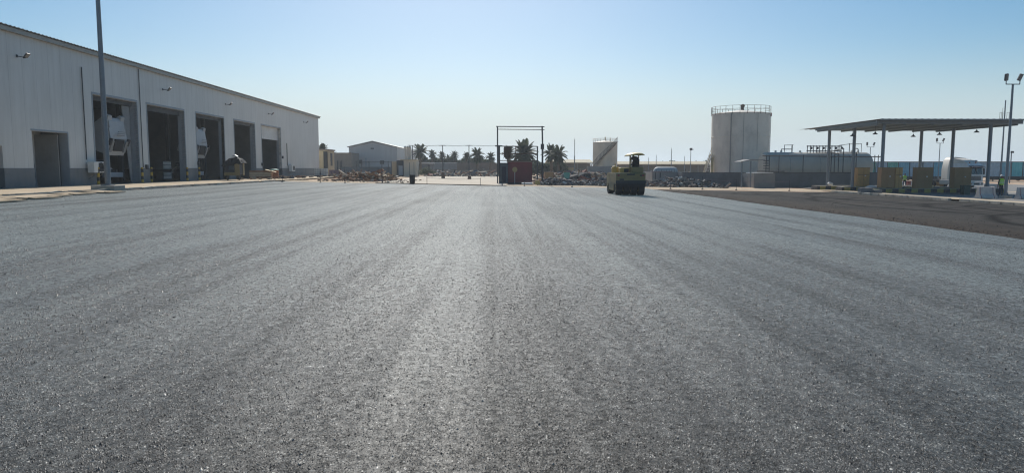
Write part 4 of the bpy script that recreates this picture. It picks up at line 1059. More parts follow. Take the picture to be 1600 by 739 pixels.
# long storage sheds
def longshed(px0, px1, Yq, pyt, pye, lab, seed):
    X0, X1 = xa(px0, Yq), xa(px1, Yq); Xm = (X0+X1)/2; g = G(Xm, Yq); t = thing('storage_shed', lab, 'shed', (Xm, Yq, g), 0, 'long storage sheds in the distance')
    h = za(pye, Yq)-g; h2 = za(pyt, Yq)-g; hw = (X1-X0)/2
    MB().box(-hw, hw, 2.0, 10, 0, h-.02).build('wall', M['brownwall'], t)
    mb = MB(); mb.prism([(-.6, h), (5, h2), (10.5, h), (10.5, h+.15), (5, h2+.15), (-.6, h+.15)], -hw-.3, hw+.3, 'x'); mb.build('roof', M['cream'], t)
    r = random.Random(seed); n = int(2*hw/3.2)
    for k in range(n+1):
        x = -hw+2*hw*k/n; x = min(max(x, -hw+.1), hw-.1); MB().box(x-.1, x+.1, -.1, .1, 0, h-.01).build('column', M['tanwall'], t)
    for k in range(n):
        if r.random() < .7:
            x = -hw+2*hw*(k+.5)/n; MB().box(x-1.1, x+1.0, .9, 1.9, .02, h*r.uniform(.4, .8)).build('stored_stack', M[r.choice(['tanwall', 'brownwall', 'grey_wall', 'ochre'])], t)
longshed(858, 924, 172, 250, 255, 'low storage shed with pale roof left of the cream tank', 1)
longshed(962, 1112, 172, 253, 257.5, 'long storage shed with pale roof between the two round tanks', 2)
X = xa(1060, 260)
bush('far_trees', (X, 260, G(X, 260)), 20, 3, za(251.5, 260)-G(X, 260), 1500, 'far treetops showing over the long storage shed roof', 'trees', 51, leaf=.9, kind='stuff')

# cream tank (stair across)
def tank(px, Yq, rpx, pyt, lab, mat, name='storage_tank', zbase=None):
    X = xa(px, Yq); g = G(X, Yq); t = thing(name, lab, 'storage tank', (X, Yq, g)); r = rpx*Yq/1100; h = za(pyt, Yq)-g
    return t, X, g, r, h
t, X, g, r, h = tank(945, 150, 19, 222.5, 'smaller cream storage tank with diagonal stair behind the road roller', 'tank2')
MB().lathe([(r, 0), (r, h), (r-.05, h+.02), (.2, h+.35), (.02, h+.36)], 48).build('shell', M['tank2'], t, True)
mb = MB()
for k in range(24):
    u = k/23; an = R(-165+u*115); z = .9+(h-.9)*u
    p0 = Vector((math.cos(an), math.sin(an), 0)); mb.box(-.28, .28, .02, .75, -.03, .03, Matrix.Translation(p0*r+Vector((0, 0, z))) @ Matrix.Rotation(an-R(90), 4, 'Z'))
mb.build('stair', M['rsteel'], t)
mb = MB(); prev = None
for k in range(24):
    u = k/23; an = R(-165+u*115); z = .9+(h-.9)*u; q = Vector((math.cos(an)*(r+.75), math.sin(an)*(r+.75), z))
    mb.rod(q, q+Vector((0, 0, 1)), .03, n=5)
    if prev: mb.rod(prev+Vector((0, 0, 1)), q+Vector((0, 0, 1)), .03, n=5).rod(prev, q, .06, n=5)
    prev = q
mb.build('stair_rail', M['rsteel'], t)
mb = MB(); n = 24
for k in range(n):
    a0, a1 = 2*math.pi*k/n, 2*math.pi*(k+1)/n; q = Vector((math.cos(a0)*(r-.02), math.sin(a0)*(r-.02), h)); q2 = Vector((math.cos(a1)*(r-.02), math.sin(a1)*(r-.02), h))
    mb.rod(q, q+Vector((0, 0, .75)), .025, n=4).rod(q+Vector((0, 0, .75)), q2+Vector((0, 0, .75)), .025, n=4).rod(q+Vector((0, 0, .4)), q2+Vector((0, 0, .4)), .018, n=4)
mb.build('railing', M['tank'], t)
MB().rod((0, 0, h+.3), (0, 0, h+1.1), .12, n=8).rod((.9, -1, h+.2), (.9, -1, h+.9), .08).build('roof_vent', M['creamsteel'], t)
# low grey wall before this tank
wallseg('bund_wall', 918, 962, 142, 260, M['light_wall'], 'grey bund wall at the foot of the cream tank')

# tall tank
t, X, g, r, h = tank(1154.5, 100, 43.5, 178, 'tall white cylindrical storage tank with roof railing', 'tank')
MB().lathe([(r+.05, 0), (r, .05), (r, h*.66), (r+.035, h*.662), (r+.035, h*.672), (r, h*.674), (r, h-.05), (r+.04, h-.04), (r+.04, h), (r-.05, h+.02), (.3, h+.55), (.02, h+.56)], 72).build('shell', M['tank'], t, True)
mb = MB(); n = 26
for k in range(n):
    a0, a1 = 2*math.pi*k/n, 2*math.pi*(k+1)/n; e = lambda a, z: Vector((math.cos(a)*(r+.06), math.sin(a)*(r+.06), z))
    mb.rod(e(a0, h-.2), e(a0, h+.95), .03, n=5)
    for dz in (.95, .5): mb.rod(e(a0, h+dz), e(a1, h+dz), .022, n=5)
mb.build('railing', M['rsteel'], t)
MB().rod((.2, 0, h+.4), (.2, 0, h+1.1), .22, n=12).ball((.25, 0, h+1.15), .30, (1, 1, .8)).build('roof_vent', M['rsteel'], t)
for an, w_, nm, mt, zz in ((R(-127), .14, 'level_pipe', 'light_wall', 0), (R(-75), .04, 'shell_seam', 'light_wall', .45), (R(-103), .05, 'shell_seam', 'light_wall', 0)):
    q = Vector((math.cos(an)*(r+.05), math.sin(an)*(r+.05), 0)); MB().rod(q+Vector((0, 0, zz*h)), q+Vector((0, 0, h-.1)), w_*.5, n=6).build(nm, M[mt], t)
q = Vector((r+.12, -.3, 0)); mb = MB(); mb.rod(q, q+Vector((0, 0, h)), .04).rod(q+Vector((0, -.3, 0)), q+Vector((0, -.3, h)), .04)
for k in range(int(h/.35)): mb.rod(q+Vector((0, 0, k*.35)), q+Vector((0, -.3, k*.35)), .018, n=4)
mb.build('ladder', M['dsteel'], t)
MB().box(r-.25, r+.25, -.6, -.1, h-.35, h+.15).build('ladder_gate', M['red'], t)
mb = MB()   # stair at left foot
for k in range(14): mb.box(-r-1.35+k*.075, -r-.85+k*.075, -.9, -.1, 1.0+k*.22, 1.05+k*.22)
mb.bar((-r-1.4, -.9, .9), (-r-.2, -.9, 4.1), .05, .16).bar((-r-1.4, -.1, .9), (-r-.2, -.1, 4.1), .05, .16)
mb.build('stair', M['tank'], t)
mb = MB()
for k in range(4): mb.rod((-r-1.35+k*.35, -.9, 1+k*.95), (-r-1.35+k*.35, -.9, 2.1+k*.95), .03)
mb.rod((-r-1.35, -.9, 2.1), (-r-.3, -.9, 5.0), .03); mb.box(-r-.35, -r-.05, -.9, -.75, 0, 3.6).rod((-r-1.3, -.9, 0), (-r-1.3, -.9, 2), .05)
mb.build('stair_rail', M['creamsteel'], t)

# bund wall + block wall
W1 = thing('tank_bund_wall', 'dark grey bund wall around the tanks', 'wall', (xa(1230, 81), 81, G(35, 81))); ox, g0 = xa(1230, 81), G(35, 81)
MB().box(xa(1066, 81)-ox, xa(1398, 81)-ox, 0, .25, -.3, za(270.5, 81)-g0).build('wall', M['grey_wall'], W1)
MB().box(xa(1066, 81)-ox, xa(1398, 81)-ox, -.03, .28, za(270.5, 81)-g0+.002, za(270, 81)-g0+.03).build('coping', M['dsteel'], W1)
MB().box(xa(1066, 81)-ox, xa(1066, 81)-ox+.25, .3, 26, -.3, za(270.5, 81)-g0).build('side_wall', M['grey_wall'], W1)
W2 = thing('concrete_enclosure', 'light grey concrete box pit projecting before the bund wall', 'enclosure', (xa(1195, 77), 77, G(33, 77))); ox, g0 = xa(1195, 77), G(33, 77)
MB().box(xa(1178, 77)-ox, xa(1211, 77)-ox, 0, 3.7, -.3, za(271, 77)-g0).build('wall', M['light_wall'], W2)
MB().box(xa(1184, 77)-ox, xa(1208, 77)-ox, -.03, 3.65, za(271, 77)-g0+.002, za(270, 77)-g0+.02).build('coping', M['white'], W2)
W3 = thing('block_enclosure', 'cement block enclosure with two dark slits below the silver tank', 'enclosure', (xa(1046, 83), 83, G(25, 83))); ox, g0 = xa(1046, 83), G(25, 83)
MB().box(xa(1019, 83)-ox, xa(1075, 83)-ox, 0, .25, -.3, za(269, 83)-g0).build('front_wall', M['light_wall'], W3)
MB().box(xa(1019, 83)-ox, xa(1019, 83)-ox+.25, .252, 7, -.3, za(269, 83)-g0).build('side_wall', M['light_wall'], W3); MB().box(xa(1075, 83)-ox-.25, xa(1075, 83)-ox, .252, 7, -.3, za(269, 83)-g0).build('side_wall', M['light_wall'], W3)
for px in (1024, 1031.5): MB().box(xa(px, 83)-ox-.05, xa(px, 83)-ox+.05, -.03, -.001, 0, 1.5).build('slit', M['dsteel'], W3)
MB().box(xa(1019, 83)-ox-.1, xa(1050, 83)-ox, -.08, .3, za(269, 83)-g0+.002, za(268, 83)-g0).build('coping', M['pinkish'], W3)
def htank(px0, px1, Yq, pyt, dia, lab, mat, name='horizontal_tank'):
    X0, X1 = xa(px0, Yq), xa(px1, Yq); Xm = (X0+X1)/2; g = G(Xm, Yq); zt = za(pyt, Yq)-g; rr = dia/2
    t = thing(name, lab, 'storage tank', (Xm, Yq, g)); L = (X1-X0)/2
    prof = [(.02, -L), (rr*.6, -L+.06), (rr*.9, -L+.22), (rr, -L+.5), (rr, L-.5), (rr*.9, L-.22), (rr*.6, L-.06), (.02, L)]
    MB().lathe(prof, 40, Matrix.Translation((0, rr, zt-rr)) @ Matrix.Rotation(R(90), 4, 'Y')).build('shell', mat, t, True)
    mb = MB()
    for s in (-.6, .6): mb.box(s*L-.15, s*L+.15, rr*.4, rr*1.6, -.2, zt-rr*1.6)
    mb.build('saddle', M['light_wall'], t)
    return t, L, rr, zt
t, L, rr, zt = htank(1023, 1061, 86, 261, 1.5, 'small silver horizontal tank above the block enclosure', M['silvertank'])
mb = MB()
for k in range(9): mb.rod((-L+.2+k*2*L/9.5, -.02, zt-1.0), (-L+.2+k*2*L/9.5, .05, zt-.35), .02, n=5)
mb.build('sight_pipes', M['dsteel'], t)
t, L, rr, zt = htank(1196, 1368, 88, 237.5, 3.5, 'large cream horizontal fuel tank behind the dark wall', M['tank3'])
T0 = xa(1282, 88)
lx = lambda px: xa(px, 88) - (xa(1196, 88)+xa(1368, 88))/2
mb = MB()
for s in (-L*.55, 0, L*.55): mb.lathe([(rr+.0, -.03), (rr+.02, -.02), (rr+.02, .02), (rr, .03)], 40, Matrix.Translation((s, rr, zt-rr)) @ Matrix.Rotation(R(90), 4, 'Y'))
mb.build('shell_band', M['light_wall'], t)
for px in (1219, 1228, 1258, 1340, 1350): MB().rod((lx(px), rr, zt-.05), (lx(px), rr, zt+.22), .13, n=10).build('nozzle', M['tank'], t)
MB().tube([(lx(1233), rr, zt), (lx(1233), rr, zt+.95)], .04).tube([(lx(1245), rr, zt), (lx(1245), rr, zt+.95)], .07).tube([(lx(1233), rr, zt+.9), (lx(1247), rr, zt+.95)], .03).tube([(lx(1228), rr, zt+.1), (lx(1228), rr, zt+.4), (lx(1245), rr, zt+.4)], .05).build('vent_pipe', M['dsteel'], t)
mb = MB(); rnd = random.Random(8)
for z_ in (.15, .75): mb.rod((lx(1264), rr-.8, zt+z_), (lx(1319), rr-.8, zt+z_), .06)
for k in range(12):
    x = lx(1265)+k*(lx(1318)-lx(1265))/11; mb.rod((x, rr-.8, zt-.1), (x, rr-.8, zt+.85), .05)
    if k % 2: mb.ball((x+.1, rr-.85, zt+.5), .16); mb.lathe([(.13, 0), (.16, .02), (.13, .04)], 10, Matrix.Translation((x+.1, rr-.85, zt+.72)))
mb.build('valve_rack', M['dsteel'], t)
for px, py0 in ((1279, 238), (1284, 238), (1290, 240), (1297, 232), (1316.5, 238)):
    MB().rod((lx(px), -3.2, -.1), (lx(px), -3.2, za(py0, 85)-G(40, 88)), .055).rod((lx(px), -3.2, za(py0, 85)-G(40, 88)), (lx(px), rr-.8, zt), .055).build('drop_pipe', M['dsteel'], t)
MB().tube([(lx(1320), rr, zt), (lx(1320), rr, zt+.9), (lx(1336), rr, zt+1.05), (lx(1355), rr, zt+1.1), (lx(1355), rr, zt)], .03).rod((lx(1336), rr, zt), (lx(1336), rr, zt+1.15), .05).build('vent_pipe', M['dsteel'], t)
MB().tube([(lx(1347), rr-.5, zt-.1), (lx(1347), rr-.5, zt+.35), (lx(1345), rr-.5, zt+.48), (lx(1342), rr-.5, zt+.45), (lx(1341.5), rr-.5, zt+.25)], .07).build('gooseneck', M['tank'], t)
# pipe rack in front
pr = thing('pipe_rack', 'long horizontal pipe on posts in front of the fuel tank', 'pipe', (xa(1285, 83), 83.5, G(40, 83))); ox = xa(1285, 83); g0 = G(40, 83)
MB().rod((xa(1193, 83)-ox, 0, za(243.5, 83)-g0), (xa(1378, 83)-ox, 0, za(245, 83)-g0), .055).build('pipe', M['rsteel'], pr)
MB().rod((xa(1185, 83)-ox, 0, za(268, 83)-g0), (xa(1228, 83)-ox, 0, za(268, 83)-g0), .07).build('pipe', M['dsteel'], pr)
for px in (1199, 1204, 1219, 1257, 1369, 1374.5): MB().rod((xa(px, 83)-ox, 0, 0), (xa(px, 83)-ox, 0, za(242, 83)-g0), .05).build('post', M['dsteel'], pr)
for k in range(4): MB().box(xa(1196, 83)-ox, xa(1202, 83)-ox, -.2, .3, za(252+k*4, 83)-g0, za(250.6+k*4, 83)-g0).build('valve', M['dsteel'], pr)
# small canopy
sc = thing('small_canopy', 'small steel canopy on two posts in front of the tall tank', 'canopy', (xa(1167, 76), 76, G(27, 76))); ox = xa(1167, 76); g0 = G(27, 76)
mb = MB(); zc = za(252, 76)-g0
mb.prism([(xa(1157, 76)-ox, zc-.05), (xa(1172, 76)-ox, zc+.2), (xa(1195, 76)-ox, zc+.2), (xa(1195, 76)-ox, zc+.08), (xa(1172, 76)-ox, zc+.08), (xa(1157, 76)-ox, zc-.12)], 0, 2.4, 'y'); mb.build('roof', M['light_wall'], sc)
for px in (1160, 1174): MB().box(xa(px, 76)-ox-.06, xa(px, 76)-ox+.06, .2, .32, 0, zc).build('post', M['steel'], sc)
MB().bar((xa(1160, 76)-ox, .26, 1.2), (xa(1178, 76)-ox, .26, 1.2), .05, .05).build('rail', M['steel'], sc)

# ------------------------------------------------------------------ fuel station canopy
cg = G(38, 67); cpx = 39.5
cn = thing('station_canopy', 'large flat grey steel canopy on six posts over the pumps', 'canopy', (cpx, 67, cg))
zs = EYE+3.88-cg
mb = MB(); bm = mb.bm; prev = None; n = 46
for k in range(n+1):      # ribbed roof sheet
    x = -6.4+k*13.2/n; dz = .05 if k % 2 else 0
    row = [bm.verts.new((x, -6.3, zs+.34+dz)), bm.verts.new((x, 9.6, zs+.30+dz)), bm.verts.new((x, 9.6, zs+.27+dz)), bm.verts.new((x, -6.3, zs+.31+dz))]
    if prev:
        for a in range(4): bm.faces.new((prev[a], prev[(a+1) % 4], row[(a+1) % 4], row[a]))
    prev = row
mb.build('roof', M['roofsheet'], cn)
MB().box(-6.2, 6.7, -5.5, 6.4, zs, zs+.28).build('soffit', M['soffit'], cn)
mb = MB()
for k in range(6): mb.box(-6.1+k*2.5, -5.95+k*2.5, -5.3, 6.2, zs-.14, zs-.002)
mb.build('purlins', M['soffit'], cn)
MB().box(-6.25, 6.75, -5.62, -5.502, zs-.02, zs+.30).build('fascia', M['steel'], cn)
MB().box(-6.3, 6.8, -6.35, -6.22, zs+.22, zs+.36).build('gutter', M['light_wall'], cn)
posts = [(34.3, 62.1), (34.3, 67.2), (34.3, 72.3), (43.9, 62.1), (43.9, 67.2), (43.9, 72.3)]
for x, y in posts:
    MB().rod((x-cpx, y-67, -.1), (x-cpx, y-67, zs), .15, n=14).box(x-cpx-.25, x-cpx+.25, y-67-.25, y-67+.25, .0, .06).build('post', M['steel'], cn, True)
mb = MB()
# pendant lamps
pl0 = None
for i, (px, py, Yq, lab) in enumerate([(1332, 211.5, 66.5, 'leftmost pendant lamp under the canopy'), (1367.5, 208.5, 65, 'pendant lamp left of the front left canopy post'), (1427, 212.5, 68, 'pendant lamp hanging lowest near the canopy middle'),
                                  (1468, 209.5, 66, 'pendant lamp above the far twin lamp post'), (1526, 205.5, 63, 'rightmost pendant lamp near the front right post')]):
    p = at(px, py, Yq)
    if pl0 is None:
        pl0 = thing('pendant_lamp', lab, 'pendant lamp', p, 0, 'pendant lamps under the canopy')
        MB().lathe([(.24, -.10), (.17, -.02), (.07, .05), (.05, .14)], 14).build('lamp_shade', M['dsteel'], pl0)
        MB().rod((0, 0, .13), (0, 0, EYE+3.88-p.z), .012, n=5).build('cord', M['dsteel'], pl0)
    else: dup(pl0, lab, p)
# islands
il = ['striped pump island at front under the canopy', 'striped pump island in the middle row under the canopy', 'striped pump island at back, poking out left']
for i, (y, xa0) in enumerate([(62.1, 33.2), (67.2, 33.0), (72.3, 32.9)]):
    t = thing('pump_island', il[i], 'pump island', (39, y, G(38, y)), 0, 'striped pump islands under the canopy')
    MB().box(xa0-39, 6.2, -.62, .62, -.15, .46).build('kerb_body', M['kerb_stripe'], t)
    MB().box(xa0-39+.06, 6.14, -.56, .56, .462, .49).build('slab_top', M['concrete'], t)
    if i == 0: MB().box(xa0-39+.4, 6.3, -.75, -.625, -.1, .12).build('footing', M['grey_wall'], t)
# boarded pumps
def pump(px0, px1, Yq, mt, lab):
    X0, X1 = xa(px0, Yq), xa(px1, Yq); Xm = (X0+X1)/2; z0 = G(Xm, Yq)+.49; z1 = EYE+.03
    t = thing('pump_box', lab, 'pump box', (Xm, Yq, z0), 0, 'boarded pumps on the islands')
    hw = (X1-X0)/2; h = z1-z0
    MB().box(-hw, hw, -.33, .33, 0, h, None, .01).build('boards', M[mt], t)
    MB().box(-hw-.02, hw+.02, -.35, .35, h+.002, h+.04).build('lid', M['yellow_d'], t)
    MB().box(-.01, .01, -.345, -.332, 0, h).box(-hw+.06, hw-.06, -.345, -.332, h*.62, h*.66).build('batten', M['yellow_d'], t)
    MB().box(hw*.2, hw*.2+.1, -.36, -.333, h*.55, h*.6).build('handle', M['white'], t)
pump(1337, 1356, 67.2, 'yellow', 'mustard boarded pump behind the front left canopy post, leftmost')
pump(1374, 1395, 62.1, 'yellow_d', 'olive boarded pump directly behind the front left post')
pump(1396, 1407, 62.3, 'yellow', 'narrow mustard boarded pump right of the front left post')
pump(1429, 1454, 62.1, 'yellow_d', 'wide olive boarded pump at the middle of the front island')
pump(1488, 1514, 62.1, 'yellow_d', 'olive boarded pump in front of the white truck')
# green bin
X = xa(1509.5, 60.6); gb = thing('green_bin', 'dark green bin leaning on the front island', 'bin', (X, 60.6, G(X, 60.6)))
MB().prism([(-.26, 0), (.26, 0), (.3, .8), (-.3, .8)], -.25, .25, 'y').build('body', M['green'], gb); MB().box(-.32, .32, -.28, .28, .802, .86, None, .02).build('lid', M['green'], gb)
# concrete blocks on the side pavement
for i, (px, Yq, w_, h_, lab) in enumerate([(1353, 60.5, .56, .42, 'larger dark concrete block on the pavement before the islands'), (1371, 60.2, .36, .28, 'smaller dark concrete block right of the larger one')]):
    X = xa(px, Yq); t = thing('kerb_block', lab, 'block', (X, Yq, G(X, Yq)+.03), R(4), 'concrete blocks on the pavement')
    MB().box(-w_, w_, -.25, .25, 0, h_, None, .03).build('block', M['grey_wall'], t); MB().box(-w_+.02, w_-.02, -.23, .23, h_+.001, h_+.03).build('top_face', M['light_wall'], t)
X = xa(1364, 64.6); tag(MB().lathe([(.5, 0), (.65, .1), (.4, .25), (.02, .3)], 10).build('sand_sack', M['white'], None, loc=(X, 64.6, G(X, 64.6)+.35)), 'white sack lying on the forecourt between two boarded pumps', 'sack')
X = xa(1312, 69); tag(MB().ball((0, 0, .15), .2, (1.2, 1, .8)).ball((.2, 0, .1), .14).build('white_sack', M['white'], None, loc=(X, 71, G(X, 71)+.5)), 'small pale sack on the back island left of pumps', 'sack')

# jersey barriers
def jersey(X, Y, rz, lab):
    t = thing('road_barrier', lab, 'barrier', (X, Y, G(X, Y)+.05), rz, 'red and white road barriers')
    pr_ = [(-.28, 0), (-.28, .12), (-.14, .35), (-.09, .85), (.09, .85), (.14, .35), (.28, .12), (.28, 0)]
    mb = MB(); mb.prism(pr_, -.5, .5, 'x'); mb.build('white_body', M['rw_white'], t)
    MB().prism(pr_, -.55, -.502, 'x').build('red_band', M['red'], t); MB().prism(pr_, .502, .55, 'x').build('red_band', M['red'], t)
    MB().prism(pr_, -.62, -.552, 'x').build('white_end', M['rw_white'], t); MB().prism(pr_, .552, .62, 'x').build('white_end', M['rw_white'], t)
p = (xa(1541, 50.2), 50.2); jersey(p[0], p[1], R(8), 'red and white barrier at foot of the front right canopy post')
p = (xa(1552.5, 51.6), 51.6); jersey(p[0], p[1], R(60), 'red and white barrier set at an angle left of the worker')
p = (xa(1604, 50.4), 50.4); jersey(p[0], p[1], R(5), 'red and white barrier cut by the right picture edge')
p = (xa(1550, 66), 66); jersey(p[0], p[1], R(0), 'red and white barrier behind the front right canopy post')

# light mast with twin floodlights
def twin(px, Yq, pyt, lab, r=.10, arm=.65, head=.30):
    X = xa(px, Yq); g = G(X, Yq); h = za(pyt, Yq, px)-g; t = thing('twin_lamp_post', lab, 'lamp post', (X, Yq, g), 0, 'twin headed lamp posts')
    MB().rod((0, 0, 0), (0, 0, h), r, r*.6, 12).build('pole', M['steel'], t, True)
    MB().bar((-arm, 0, h), (arm, 0, h), .06, .06).rod((-arm, 0, h), (-arm, 0, h+.25), .03).rod((arm, 0, h), (arm, 0, h+.25), .03).build('crossarm', M['dsteel'], t)
    for s in (-1, 1):
        m = Matrix.Translation((s*arm, 0, h+.25+head)) @ Matrix.Rotation(R(12*s), 4, 'Y') @ Matrix.Rotation(R(20), 4, 'X')
        o = MB().box(-head*.45, head*.45, -.08, .08, -head, head, m, .02).build('lamp_head', M['dsteel'], t)
        MB().box(-head*.38, head*.38, -.09, -.081, -head*.9, head*.9, m).build('lamp_glass', M['lampglass'], o)
    MB().box(-.3, .3, -.3, .3, -.1, .22).build('base_block', M['concrete'], t)
twin(1573, 52.5, 132, 'tall twin floodlight mast beside the worker at far right', .12, .52, .26)
twin(1358, 110, 230, 'far twin lamp post behind the fuel tank', .08, .55, .25)
twin(1466, 105, 224, 'far twin lamp post between the canopy posts', .08, .5, .25)
# antenna mast
am = thing('antenna_mast', 'slim antenna mast with small cage rising behind the canopy', 'mast', (xa(1563.5, 78), 78, G(44, 78))); g0 = G(44, 78)
zt = za(157, 78, 1569)-g0; zr = za(186, 78, 1569)-g0
MB().rod((0, 0, 0), (0, 0, zt), .10, .06, 10).build('pole', M['steel'], am)
mb = MB()
for x0_, x1_ in ((-.55, -.2), (.25, .75)):
    for x in (x0_, (x0_+x1_)/2, x1_): mb.rod((x, 0, zr-.3), (x, 0, zr+.7), .02, n=5)
    mb.rod((x0_, 0, zr+.7), (x1_, 0, zr+.7), .02, n=5)
mb.rod((.72, 0, zr), (.72, 0, zr+1.6), .025, n=5).rod((-.25, 0, zr), (-.25, 0, zr+1.2), .02, n=5).rod((-.55, 0, zr-.2), (.75, 0, zr-.2), .03, n=5)
mb.build('antenna_cage', M['light_wall'], am)
X = xa(1578, 100); t = thing('thin_mast', 'thin far mast right of the floodlight mast', 'mast', (X, 100, G(X, 100)), 0, 'thin masts in the distance')
MB().rod((0, 0, 0), (0, 0, za(238, 100)-G(X, 100)), .07).build('pole', M['steel'], t); MB().box(-.08, .3, -.08, .08, za(239, 100)-G(X, 100), za(237, 100)-G(X, 100)+.1).build('lamp_head', M['dsteel'], t)

# ------------------------------------------------------------------ trailers
def trailer(px0, px1, Yq, cols, lab, seed):
    X0, X1 = xa(px0, Yq), xa(px1, Yq); Xm = (X0+X1)/2; g = G(Xm, Yq); t = thing('curtain_trailer', lab, 'trailer', (Xm, Yq, g), 0, 'curtain side trailers parked behind the station'); hw = (X1-X0)/2
    zt = za(252.5, Yq)-g; zb = za(276, Yq)-g; n = len(cols); ww = 2*hw/n; r = random.Random(seed)
    for k, c in enumerate(cols):
        x0, x1 = -hw+k*ww+.03, -hw+(k+1)*ww-.03; mb = MB(); bm = mb.bm; m_ = 14; pv = None
        for j in range(m_+1):
            x = x0+(x1-x0)*j/m_; y = -.03*math.sin(j*1.9+k)-.02; row = (bm.verts.new((x, y, zb)), bm.verts.new((x, y-.02*r.random(), (zb+zt)/2)), bm.verts.new((x, y, zt-.12)))
            if pv:
                for q in (0, 1): bm.faces.new((pv[q], row[q], row[q+1], pv[q+1]))
            pv = row
        mb.build('curtain', M[c], t)
        MB().box(-hw+k*ww-.05, -hw+k*ww+.05, -.08, .0, zb, zt-.1).build('stanchion', M['dsteel'], t)
    MB().box(-hw, hw, .06, 2.4, zb, zt-.13).build('load_body', M['cur_grey'], t)
    MB().box(-hw-.06, hw+.06, -.07, 2.5, zt-.12, zt).build('roof', M['dsteel'], t)
    MB().box(-hw, hw, -.04, 2.3, zb-.22, zb-.003).box(-hw+1, hw-1, .5, 1.6, zb-.6, zb-.222).build('chassis', M['dsteel'], t)
    for k in range(3):
        for side in (.15, 2.1):
            w_ = MB().lathe([(.25, -.14), (.48, -.14), (.5, 0), (.48, .14), (.25, .14)], 18, Matrix.Translation((hw-2.0-k*1.3, side, .5)) @ Matrix.Rotation(R(90), 4, 'X')).build('wheel', M['black'], t)
            MB().lathe([(.04, -.1), (.24, -.12), (.24, .12), (.04, .1)], 12, Matrix.Translation((hw-2.0-k*1.3, side, .5)) @ Matrix.Rotation(R(90), 4, 'X')).build('rim', M['light_wall'], w_)
    MB().box(-hw+2.2, -hw+2.35, .1, .25, 0, zb-.23).box(-hw+2.2, -hw+2.35, 2.0, 2.15, 0, zb-.23).build('landing_leg', M['dsteel'], t)
trailer(1350, 1438, 118, ['cur_green', 'cur_grey', 'cur_green', 'cur_blue', 'cur_grey'], 'curtain trailer at left, green and grey panels, behind the pumps', 1)
trailer(1441, 1541, 118, ['cur_grey', 'cur_blue', 'cur_green', 'cur_blue', 'cur_blue', 'cur_grey'], 'curtain trailer in the middle behind the white truck, mostly blue', 2)
trailer(1544, 1650, 112, ['cur_grey', 'cur_blue', 'cur_teal', 'cur_blue', 'cur_grey', 'cur_blue'], 'curtain trailer at right with a teal stripe behind the worker', 3)

# ------------------------------------------------------------------ white truck
def truck(px, Yq, rz, lab):
    X = xa(px, Yq); t = thing('tractor_truck', lab, 'truck', (X, Yq, G(X, Yq)+.03), rz)
    # front faces -Y; width in X
    mb = MB(); mb.prism([(0, .75), (0, 1.55), (.12, 2.55), (.35, 2.85), (2.2, 2.9), (2.25, .8)], -1.22, 1.22, 'x'); mb.build('cab', M['white'], t)
    MB().box(-1.05, 1.05, -.0, .0, 0, 0) if False else None
    mb = MB(); mb.prism([(-.03, 1.62), (.085, 2.42), (.13, 2.42), (.02, 1.62)], -1.08, 1.08, 'x'); mb.build('windshield', M['glass'], t)
    MB().box(-.02, .02, -.045, .06, 1.6, 2.45).build('wiper_post', M['light_wall'], t)
    mb = MB(); mb.prism([(-.30, 2.45), (.12, 2.62), (.14, 2.55), (-.28, 2.38)], -1.15, 1.15, 'x'); mb.build('sun_visor', M['navy'], t)
    mb = MB(); mb.prism([(.4, 2.86), (.9, 3.25), (2.2, 3.5), (2.25, 2.92)], -1.0, 1.0, 'x'); mb.build('roof_fairing', M['tank'], t)
    for k in range(4): MB().box(-.85, .85, -.05, -.003, .95+k*.13, 1.04+k*.13).build('grille_bar', M['dsteel'], t)
    MB().box(-1.22, 1.22, -.12, .15, .35, .72, None, .04).build('bumper', M['white'], t)
    MB().box(-.5, .5, -.15, -.122, .45, .65).build('number_plate_recess', M['dsteel'], t)
    for s in (-1, 1):
        MB().box(s*.95-.18, s*.95+.18, -.14, -.122, .45, .66).build('headlight', M['lampglass'], t)
        m_ = MB().box(s*1.42-.12, s*1.42+.12, .0, .16, 1.6, 2.3, None, .03).bar((s*1.2, .1, 2.4), (s*1.42, .08, 2.25), .03, .03).build('mirror', M['dsteel'], t)
        d = MB().box(s*1.222, s*1.24, .35, 1.35, 1.0, 2.5).build('door', M['white'], t)
        MB().box(s*1.242, s*1.25, .45, 1.2, 1.75, 2.4).build('window', M['glass'], d)
        MB().box(s*1.242, s*1.27, 1.15, 1.3, 1.5, 1.56).build('handle', M['dsteel'], d)
        MB().box(s*1.225-.02, s*1.225+.02, .75, 1.9, .78, .95).build('mudguard', M['dsteel'], t)
        for y in (1.35, 4.6):
            w_ = MB().lathe([(.28, -.15), (.5, -.15), (.52, 0), (.5, .15), (.28, .15)], 22, Matrix.Translation((s*1.06, y, .52)) @ Matrix.Rotation(R(90), 4, 'Y')).build('wheel', M['black'], t)
            MB().lathe([(.05, -.12), (.27, -.13), (.27, .13), (.05, .12)], 14, Matrix.Translation((s*1.06, y, .52)) @ Matrix.Rotation(R(90), 4, 'Y')).build('rim', M['white'], w_)
    MB().box(-.45, .45, 2.25, 5.6, .7, .95).build('chassis', M['dsteel'], t)
    for s in (-1, 1): MB().box(s*.92-.22, s*.92+.22, 2.4, 3.6, .45, .95, None, .05).build('fuel_tank', M['silvertank'], t)
    for x in (-.5, .55): MB().rod((x, .5, 2.9), (x, .5, 3.05), .07, n=8).build('beacon', M['orange'], t)
    MB().rod((.9, 1.0, 3.0), (.9, 1.4, 3.35), .05).rod((.8, .7, 3.15), (1.0, .7, 3.15), .12, n=10).build('air_horn', M['silvertank'], t)
truck(1525, 80, R(22), 'white tractor truck facing the yard behind the pumps')
